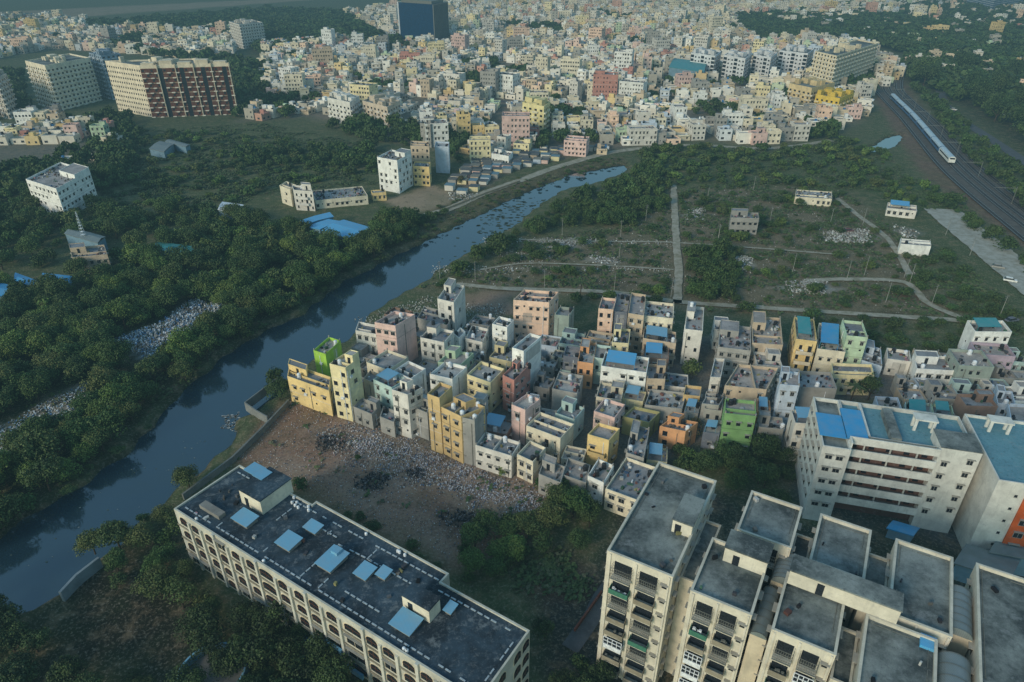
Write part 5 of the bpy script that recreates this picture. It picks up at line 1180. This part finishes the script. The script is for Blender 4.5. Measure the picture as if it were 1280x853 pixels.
LOW = [crown_arrays(300+i, 12, 330, .17)*4.2 for i in range(8)]; LOWM = [crown_arrays(360+i, 22, 760, .105)*4.2 for i in range(8)]; LOWER = [crown_arrays(330+i, 10, 150, .26)*4.2 for i in range(6)]
VV = []; CC = []
for i, (s, t) in enumerate(near[NT:]):
    x, y, r_, hf, col, reg = t; A = (LOWM[i % 8] if y < 300 else LOW[i % 8] if y < 520 else LOWER[i % 6]); a = tR.random()*6; sc_ = r_/4.2*1.15; ca_, sa_ = cos(a), sin(a)
    B = np.empty_like(A); B[:, 0] = (A[:, 0]*ca_-A[:, 1]*sa_)*sc_+x; B[:, 1] = (A[:, 0]*sa_+A[:, 1]*ca_)*sc_+y; B[:, 2] = (A[:, 2]*hf+2.6*hf)*min(sc_, 1.6); VV.append(B); CC.append(np.tile(np.array(col), (len(B), 1)))
o = link('woodland', quads_mesh('woodland', np.concatenate(VV), M['leafmass'], np.concatenate(CC))); tagp(o, 'dark green mass of far trees and bushes around the city', 'woodland', kind='stuff')
# ground cover: tufts over fields, banks and park
def tufts(name, zones, n, size, cols, label, hz=.5):
    V = []; C = []
    for zn, k_ in zones:
        P = Z[zn] if isinstance(zn, str) else zn; x0, x1 = min(p[0] for p in P), max(p[0] for p in P); y0, y1 = min(p[1] for p in P), max(p[1] for p in P); c_ = 0
        while c_ < k_:
            x, y = tR.uniform(x0, x1), tR.uniform(y0, y1); c_ += 1
            if not inpoly(x, y, P) or inpoly(x, y, RIVER) or onroad(x, y): continue
            if sin(x*.2+y*.13)+sin(y*.31-x*.1) < -.5: continue
            col = tR.choice(cols); f = tR.uniform(.7, 1.3)
            for _ in range(6):
                dx, dy = tR.gauss(0, size), tR.gauss(0, size); s = size*tR.uniform(.4, .9); a = tR.random()*3.2; u = (cos(a)*s, sin(a)*s); z = tR.uniform(0, hz)
                V += [(x+dx-u[0], y+dy-u[1], z), (x+dx+u[1]*.7, y+dy-u[0]*.7, z+s*.5), (x+dx+u[0], y+dy+u[1], z+.1), (x+dx-u[1]*.7, y+dy+u[0]*.7, z-s*.2)]; C += [(col[0]*f, col[1]*f, col[2]*f, 1)]*4
    o = link(name, quads_mesh(name, np.array(V), M['leafmass'], np.array(C))); tagp(o, label, 'ground cover', kind='stuff')
tufts('undergrowth', (('field', 9000), ('scrubr', 5000), ('bankr', 1500), ('wood1', 5000), ('park', 9000), ('parkbush', 7000), ('greenr', 1200), ('bush2', 1200), ('nbank', 1500), ('dump', 90), ('trk', 800), ('rside', 1500), ('gvac', 350), ('riv2', 3000)), 0, .7, [(.07, .1, .035), (.1, .12, .045), (.13, .12, .07), (.05, .075, .028)], 'low weeds and grass covering fields and banks')
# ------------------------------------------------------------------ rubbish
LC = [S(226, 222, 220), S(214, 208, 206), S(186, 180, 176), S(150, 124, 104), S(138, 116, 98), S(120, 100, 88), S(200, 190, 175), S(120, 112, 104), S(90, 84, 80), S(70, 66, 64), S(150, 120, 100), S(130, 140, 156), S(170, 140, 136), S(90, 120, 150), S(214, 208, 196)]
def litter(name, spots, label, cols=LC):
    m = MB()
    for P, n_, s0_, s1_, heap in spots:
        P = Z[P] if isinstance(P, str) else P; x0, x1 = min(p[0] for p in P), max(p[0] for p in P); y0, y1 = min(p[1] for p in P), max(p[1] for p in P)
        for _ in range(n_):
            x, y = tR.uniform(x0, x1), tR.uniform(y0, y1)
            if not inpoly(x, y, P) or infoot(x, y, .3): continue
            e_ = min(abs(inpoly(x+dx, y+dy, P)-1) == 0 for dx, dy in ((1.6, 0), (-1.6, 0), (0, 1.6), (0, -1.6)))
            if not e_ and tR.random() < .6: continue
            if tR.random() < .6 and sin(x*.5+y*.3)*cos(y*.6-x*.2)+.5*sin(x*1.3-y*.9) < 0: continue
            s = tR.uniform(s0_, s1_); a = tR.random()*3.2; z = tR.uniform(0, heap)
            m.col = mul(tR.choice(cols), tR.uniform(.6, 1.05)); u = (cos(a)*s, sin(a)*s); t = tR.uniform(-.4, .4)*s; k_ = tR.uniform(.4, .9)
            A = [(x-u[0], y-u[1], z+.06), (x+u[1]*k_, y-u[0]*k_, z+.08+abs(t)), (x+u[0], y+u[1], z+.06+abs(t)), (x-u[1]*k_, y+u[0]*k_, z+.1)]; m.face(A)
            m.face([A[0], A[1], (A[1][0], A[1][1], 0), (A[0][0], A[0][1], 0)]); m.face([A[3], A[0], (A[0][0], A[0][1], 0), (A[3][0], A[3][1], 0)])
    o = link(name, m.mesh(name, [M['litter']], color=True)); tagp(o, label, 'litter', kind='stuff')
litter('dump_litter', (('litter', 14000, .06, .2, .2), ('dump', 16000, .05, .14, .08), (GP([(440, 545), (520, 560), (590, 590), (570, 615), (500, 590)]), 6000, .06, .2, .3), (GP([(410, 540), (440, 545), (440, 575), (415, 570)]), 500, .1, .2, .5)), 'scattered pale litter over the brown dump beside the houses')
litter('house_edge_litter', ((GP([(440, 530), (520, 552), (600, 590), (690, 622), (680, 650), (600, 628), (560, 612), (500, 592), (430, 562)]), 11000, .06, .19, .2),), 'thick whitish litter band along the house edge', [S(236, 232, 230), S(224, 216, 216), S(206, 196, 192), S(190, 190, 200)])
litter('rubbish_heap', (('lit2', 9000, .15, .42, .9), ('lit3', 5000, .12, .35, .3)), 'long heap of plastic rubbish among the left bank trees', [S(236, 238, 236), S(210, 214, 214), S(170, 190, 200), S(190, 186, 176), S(120, 116, 108), S(150, 140, 126), S(110, 150, 190)])
litter('ash_heap', tuple((GP([(x-w, y-h), (x, y-h*1.4), (x+w, y-h), (x+w*1.2, y), (x+w, y+h), (x, y+h*1.3), (x-w, y+h), (x-w*1.2, y)]), n, .1, .32, .5) for x, y, w, h, n in ((465, 602, 20, 9, 700), (572, 650, 22, 8, 700), (412, 556, 16, 8, 450), (520, 592, 10, 4, 400))), 'dark burnt heaps on the brown vacant lot', [S(70, 70, 74), S(52, 54, 58), S(96, 92, 90), S(120, 116, 112), S(44, 42, 42)])
litter('rubble', (('field', 9000, .06, .22, .1), (GP([(600, 296), (840, 300), (840, 308), (600, 305)]), 1500, .1, .35, .2), (GP([(540, 332), (840, 334), (840, 341), (540, 342)]), 1500, .1, .35, .2), (GP([(600, 310), (690, 306), (700, 330), (640, 334)]), 900, .08, .3, .2), (GP([(690, 300), (722, 302), (712, 314), (684, 310)]), 4000, .1, .4, .3), (GP([(915, 320), (942, 322), (938, 342), (920, 338)]), 3500, .1, .4, .5), (GP([(980, 352), (1035, 350), (1030, 370), (985, 366)]), 5000, .1, .4, .4), (GP([(1028, 290), (1088, 286), (1090, 305), (1030, 304)]), 5500, .1, .5, .6), (GP([(858, 262), (885, 258), (880, 276), (855, 276)]), 2500, .1, .4, .3), (GP([(735, 320), (775, 320), (770, 332), (740, 330)]), 500, .2, .5, .3), (GP([(1115, 280), (1150, 290), (1145, 300), (1120, 295)]), 400, .2, .6, .5), (GP([(560, 380), (630, 380), (640, 400), (580, 400)]), 1200, .08, .22, .3), (GP([(440, 400), (540, 368), (560, 378), (520, 392), (460, 425)]), 2200, .08, .26, .35), (GP([(560, 240), (600, 240), (590, 252), (560, 252)]), 300, .2, .6, .5)), 'pale broken rubble heaps across the fields', [S(222, 222, 214), S(196, 194, 186), S(168, 164, 154), S(140, 134, 122), S(116, 108, 94)])
litter('floating_debris', ((GP([(600, 268), (665, 250), (690, 262), (640, 282), (600, 300)]), 1500, .3, .9, .0), (GP([(-20, 690), (120, 600), (250, 520), (280, 560), (180, 640), (60, 720)], -1.2), 170, .1, .3, 0), (GP([(278, 520), (300, 515), (296, 540), (276, 536)], -1.2), 150, .15, .4, .1)), 'weeds and scraps floating on the river', [S(70, 78, 52), S(90, 92, 68), S(60, 66, 46), S(170, 176, 170)]) if False else None
m = MB()
for P, n_, s0_, s1_, cols in ((GP([(600, 262), (665, 246), (700, 252), (660, 276), (610, 300), (596, 290)], -1.2), 330, .25, .9, [S(62, 70, 46), S(80, 82, 60), S(50, 56, 40)]), (GP([(-20, 690), (120, 600), (250, 520), (280, 560), (180, 640), (60, 720)], -1.2), 110, .05, .18, [S(120, 128, 126), S(80, 90, 80)]), (GP([(278, 520), (300, 515), (296, 540), (276, 536)], -1.2), 160, .1, .35, [S(170, 170, 164), S(110, 108, 100)]), (GP([(520, 330), (600, 280), (620, 285), (560, 330)], -1.2), 40, .2, .7, [S(62, 70, 46)])):
    x0, x1 = min(p[0] for p in P), max(p[0] for p in P); y0, y1 = min(p[1] for p in P), max(p[1] for p in P)
    for _ in range(n_):
        x, y = tR.uniform(x0, x1), tR.uniform(y0, y1)
        if not inpoly(x, y, P) or (s1_ > 1 and sin(x*.35)*cos(y*.22+x*.1) < .1): continue
        s = tR.uniform(s0_, s1_); m.col = tR.choice(cols); n5 = 6; m.face([(x+cos(i*1.05)*s*tR.uniform(.6, 1.2)*1.5, y+sin(i*1.05)*s*tR.uniform(.6, 1.2), -1.21) for i in range(n5)])
o = link('floating_weed', m.mesh('floating_weed', [M['litter']], color=True)); tagp(o, 'weed mats and scraps floating on the river', 'floating weed', kind='stuff')
# ------------------------------------------------------------------ poles, walls, cars, mast
def c2(k, x, y): return (k[0]+x/k[2], k[1]+y/k[2])
KA, KB = (850, 180, 2.977), (500, 180, 3.16)
poles = [c2(KA, *q) for q in ((333, 295), (558, 300), (680, 300), (620, 505), (685, 490), (833, 500), (855, 515), (765, 590), (935, 600), (1190, 640), (988, 340), (1078, 415), (418, 480), (140, 365), (272, 175), (100, 220))]+[c2(KB, *q) for q in ((297, 540), (570, 570), (845, 590), (1070, 605), (640, 360), (865, 455), (870, 370), (158, 540), (1255, 390), (970, 305))]
pm = MB(); pm.tube((0, 0, -.2), (.05, 0, 7.2), .1, .06, 6); pmM = pm.mesh('shaft', [M['frame']]); pa = MB(); pa.box(-.75, .75, -.05, .05, 6.6, 6.72); pa.box(-.5, .5, -.05, .05, 6.0, 6.1)
for q in (-.65, 0, .65): pa.cyl((q, 0), .05, 6.72, 6.95, 6)
paM = pa.mesh('crossarm', [M['rail']])
for i, q in enumerate(poles):
    x, y = G(*q); ro = link('utility_pole', None, None, (x, y, 0)); link('shaft', pmM, ro); link('crossarm', paM, ro, rz=tR.random()); tagp(ro, None, 'utility pole', 'utility poles in the fields'); AUTO.append((ro, 'slim pale utility pole in the fields', 'p'))
def wallrun(px_, h, t, col, label, name='boundary_wall'):
    P = GP(px_); m = MB()
    for a, b in zip(P[:-1], P[1:]):
        L = hypot(b[0]-a[0], b[1]-a[1]); m.obox(((a[0]+b[0])/2, (a[1]+b[1])/2), ((b[0]-a[0])/L, (b[1]-a[1])/L), L, t, -.3, h)
    o = link(name, m.mesh(name, [M['wall']]), color=col); tagp(o, label, 'wall')
wallrun([(362, 506), (330, 540), (292, 578), (230, 625)], 1.6, .4, S(120, 122, 116), 'grey boundary wall between the river and the dump')
wallrun([(308, 512), (322, 522), (336, 530)], 2.2, .3, S(130, 132, 128), 'short grey wall by the lone riverside tree'); wallrun([(308, 512), (352, 478)], 2.2, .3, S(124, 126, 122), 'grey wall running from the riverside tree to the water')
wallrun([(80, 752), (100, 730), (128, 708)], 2.4, .5, S(130, 140, 142), 'pale retaining wall at the dark river corner')
wallrun([(500, 268), (530, 276), (560, 262), (605, 244), (650, 228)], 1.0, .3, S(170, 150, 124), 'sandy low wall following the canal road'); wallrun([(718, 790), (752, 742)], .8, .3, S(120, 70, 54), 'red brick kerb wall beside the apartment drive')
# round tank lower left
c = G(268, 850); T = Thing('round_tank', [(c[0]-6, c[1]-6), (c[0]+6, c[1]-6), (c[0]+6, c[1]+6), (c[0]-6, c[1]+6)], 'round open tank with pale rim in front of the long building', 'tank')
m = MB(); n = 40; ro_, ri_ = 5.2, 4.9
for i in range(n):
    a, b = 2*pi*i/n, 2*pi*(i+1)/n; f_ = lambda r_, t, z: (c[0]+r_*cos(t), c[1]+r_*sin(t), z)
    m.face([f_(ro_, a, -.2), f_(ro_, b, -.2), f_(ro_, b, 2.2), f_(ro_, a, 2.2)]); m.face([f_(ro_, a, 2.2), f_(ro_, b, 2.2), f_(ri_, b, 2.2), f_(ri_, a, 2.2)]); m.face([f_(ri_, b, .5), f_(ri_, a, .5), f_(ri_, a, 2.2), f_(ri_, b, 2.2)])
T.part('wall', m, 'lightblue'); m = MB(); m.face([(c[0]+5*cos(2*pi*i/30), c[1]+5*sin(2*pi*i/30), .6) for i in range(30)]); T.part('tank_floor', m, 'concrete')
# masts on pump house
x, y = G(110, 312); T = Thing('radio_mast', [(x-1, y-1), (x+1, y-1), (x+1, y+1), (x-1, y+1)], 'thin pale lattice mast on the tan pump house', 'mast'); m = MB()
for dx, dy in ((-.6, -.6), (.6, -.6), (.6, .6), (-.6, .6)): m.tube((x+dx, y+dy, 5.5), (x+dx*.2, y+dy*.2, 15), .06, .05, 4)
for z in np.arange(6, 15, 1.2): m.obox((x, y), (1, 0), 1.2*(1-(z-6)/12), 1.2*(1-(z-6)/12), z, z+.06)
T.part('lattice', m, 'white')
# cars
def car(x, y, rz, col, label):
    T = Thing('parked_car', [(x-.01, y-.01), (x+.01, y-.01), (x, y+.01)], label, 'car', 'cars on the roads'); T.root.rotation_euler = (0, 0, rz); o_ = T.o; T.o = (0, 0, 0)
    m = MB(); m.box(-2, 2, -.82, .82, .35, .85); A = [(-1.9, -.78), (1.2, -.78), (1.2, .78), (-1.9, .78)]; B = [(-1.4, -.62), (.6, -.62), (.6, .62), (-1.4, .62)]
    T.part('body', m, 'wall', color=col); g_ = MB()
    for i in range(4):
        j = (i+1) % 4; g_.face([(*A[i], .85), (*A[j], .85), (*B[j], 1.38), (*B[i], 1.38)])
    T.part('window', g_, 'glass'); m = MB(); m.prism(B, 1.38, 1.45, bottom=True); T.part('car_roof', m, 'wall', color=col)
    for a in (-1.25, 1.25):
        for b in (-.8, .8): m = MB(); m.tube((a, b-.1, .32), (a, b+.1, .32), .32, .32, 10); T.part('wheel', m, 'black')
    T.o = o_
for px_, py_, rz, cn, lab in ((1264, 402, .3, 'blue-grey', 'dark blue-grey car parked near the right edge'), (1192, 138, -.9, 'white', 'white car driving on the main road'), (1183, 112, -1.4, 'off-white', 'pale car at the bend of the main road'), (1247, 335, -.5, 'grey', 'grey car on the wide service road'), (1262, 352, -.5, 'white', 'white car at the end of the service road'), (1060, 290, .1, 'maroon', 'dark red lorry-like car beside the rubble')):
    x, y = G(px_, py_); car(x, y, rz, CN[cn], lab)
o = link('rooftop_clutter', CLUT.mesh('rooftop_clutter', [M['litter']], color=True)); tagp(o, 'pots, crates, washing and junk strewn over the terraces', 'clutter', kind='stuff')
# ------------------------------------------------------------------ labels that single out
LM = [('the glass tower', 530, 50), ('the lime green house', 410, 440), ('the brown tower', 230, 120), ('the yellow building', 1040, 130), ('the long beige slab', 1060, 85), ('the bluish flats', 940, 85), ('the pink canal house', 720, 182), ('the tall river flats', 495, 215), ('the tall peach house', 670, 390), ('the white hall', 780, 465), ('the ochre block', 575, 510), ('the green house', 923, 525), ('the lone white tower', 308, 45), ('the yellow flats', 670, 140), ('the dark green hall', 860, 86), ('the school block', 1110, 560), ('the straight lane', 845, 300), ('the river sheds', 420, 285), ('the train', 1155, 165), ('the long dark roof', 430, 700), ('the nearest apartments', 830, 650), ('the pump house', 110, 325), ('the rubbish heap', 215, 410), ('the white left flats', 72, 232), ('the mauve house', 1250, 440), ('the brown box house', 1225, 505), ('the pond', 1105, 180), ('the pink tower house', 650, 510), ('the cement house', 930, 280), ('the round tank', 250, 820), ('the salmon house', 650, 470), ('the narrow white tower', 660, 440)]
OW = {1: 'the leftmost', 2: '2nd from left', 3: '3rd from left'}
gr = {}
for o, base, kd in AUTO:
    x, y, z = o.location; p = PX(x, y, 3); lm = min(LM, key=lambda q: hypot(q[1]-p[0], (q[2]-p[1])*1.3)); dx, dy = p[0]-lm[1], p[1]-lm[2]
    rel = ('right of' if dx > 0 else 'left of') if abs(dx) > abs(dy)*1.2 else ('in front of' if dy > 0 else 'behind')
    lab = base+', '+rel+' '+lm[0]; gr.setdefault(lab, []).append((p[0], o))
for lab, L in gr.items():
    L.sort(key=lambda q: q[0])
    for i, (px_, o) in enumerate(L):
        o['label'] = lab if len(L) == 1 else '%s, %s' % (lab, {1: 'leftmost', len(L): 'rightmost'}.get(i+1, '%s from left' % (str(i+1)+('nd' if i == 1 else 'rd' if i == 2 else 'th'))))
# ------------------------------------------------------------------ haze and light
HAZE = (.072, .15, .182)
hz = MB(); hz.box(-4000, 4000, -400, 6000, -4, 190); k = N('haze'); k.t.nodes.remove(k.b)
dens = 1/1900
ab = k.n('ShaderNodeVolumeAbsorption', {'Color': (0, 0, 0, 1), 'Density': dens}); em = k.n('ShaderNodeEmission', {'Color': (*HAZE, 1), 'Strength': dens*1.0}); ad = k.n('ShaderNodeAddShader'); k.l(ab.outputs[0], ad.inputs[0]); k.l(em.outputs[0], ad.inputs[1]); k.l(ad.outputs[0], k.out.inputs['Volume'])
o = link('haze', hz.mesh('haze', [k.m])); o['kind'] = 'structure'
SUN_EL, SUN_AZ = radians(24), radians(222)      # azimuth clockwise from +Y: light comes from behind and left
W = bpy.data.worlds.new('World'); sc.world = W; W.use_nodes = True; nt = W.node_tree; sky = nt.nodes.new('ShaderNodeTexSky'); sky.sky_type = 'NISHITA'; sky.sun_disc = False; sky.sun_elevation = SUN_EL; sky.sun_rotation = SUN_AZ; sky.air_density = 1.4; sky.dust_density = 1.0; sky.ozone_density = 1.6
tint = nt.nodes.new('ShaderNodeMix'); tint.data_type = 'RGBA'; tint.blend_type = 'MULTIPLY'; tint.inputs[0].default_value = 1; tint.inputs[7].default_value = (.92, 1.22, 1.26, 1); nt.links.new(sky.outputs[0], tint.inputs[6]); nt.links.new(tint.outputs[2], nt.nodes['Background'].inputs[0]); nt.nodes['Background'].inputs[1].default_value = .15
ld = bpy.data.lights.new('sun', 'SUN'); ld.energy = 2.5; ld.angle = radians(16); ld.color = (1, .87, .7); so = bpy.data.objects.new('sun', ld); COL.objects.link(so)
d = (sin(SUN_AZ)*cos(SUN_EL), cos(SUN_AZ)*cos(SUN_EL), sin(SUN_EL))
from mathutils import Vector
so.rotation_euler = Vector(d).to_track_quat('Z', 'Y').to_euler()
sc.view_settings.view_transform = 'Standard'; sc.view_settings.look = 'None'; sc.view_settings.exposure = 0
sc.cycles.max_bounces = 5; sc.cycles.diffuse_bounces = 2; sc.cycles.glossy_bounces = 2; sc.cycles.transmission_bounces = 2; sc.cycles.volume_bounces = 0
print('objects', len(sc.objects), 'far', len(FAR), 'ind', len(ind), 'infill', ninf, 'trees', len(TREES))
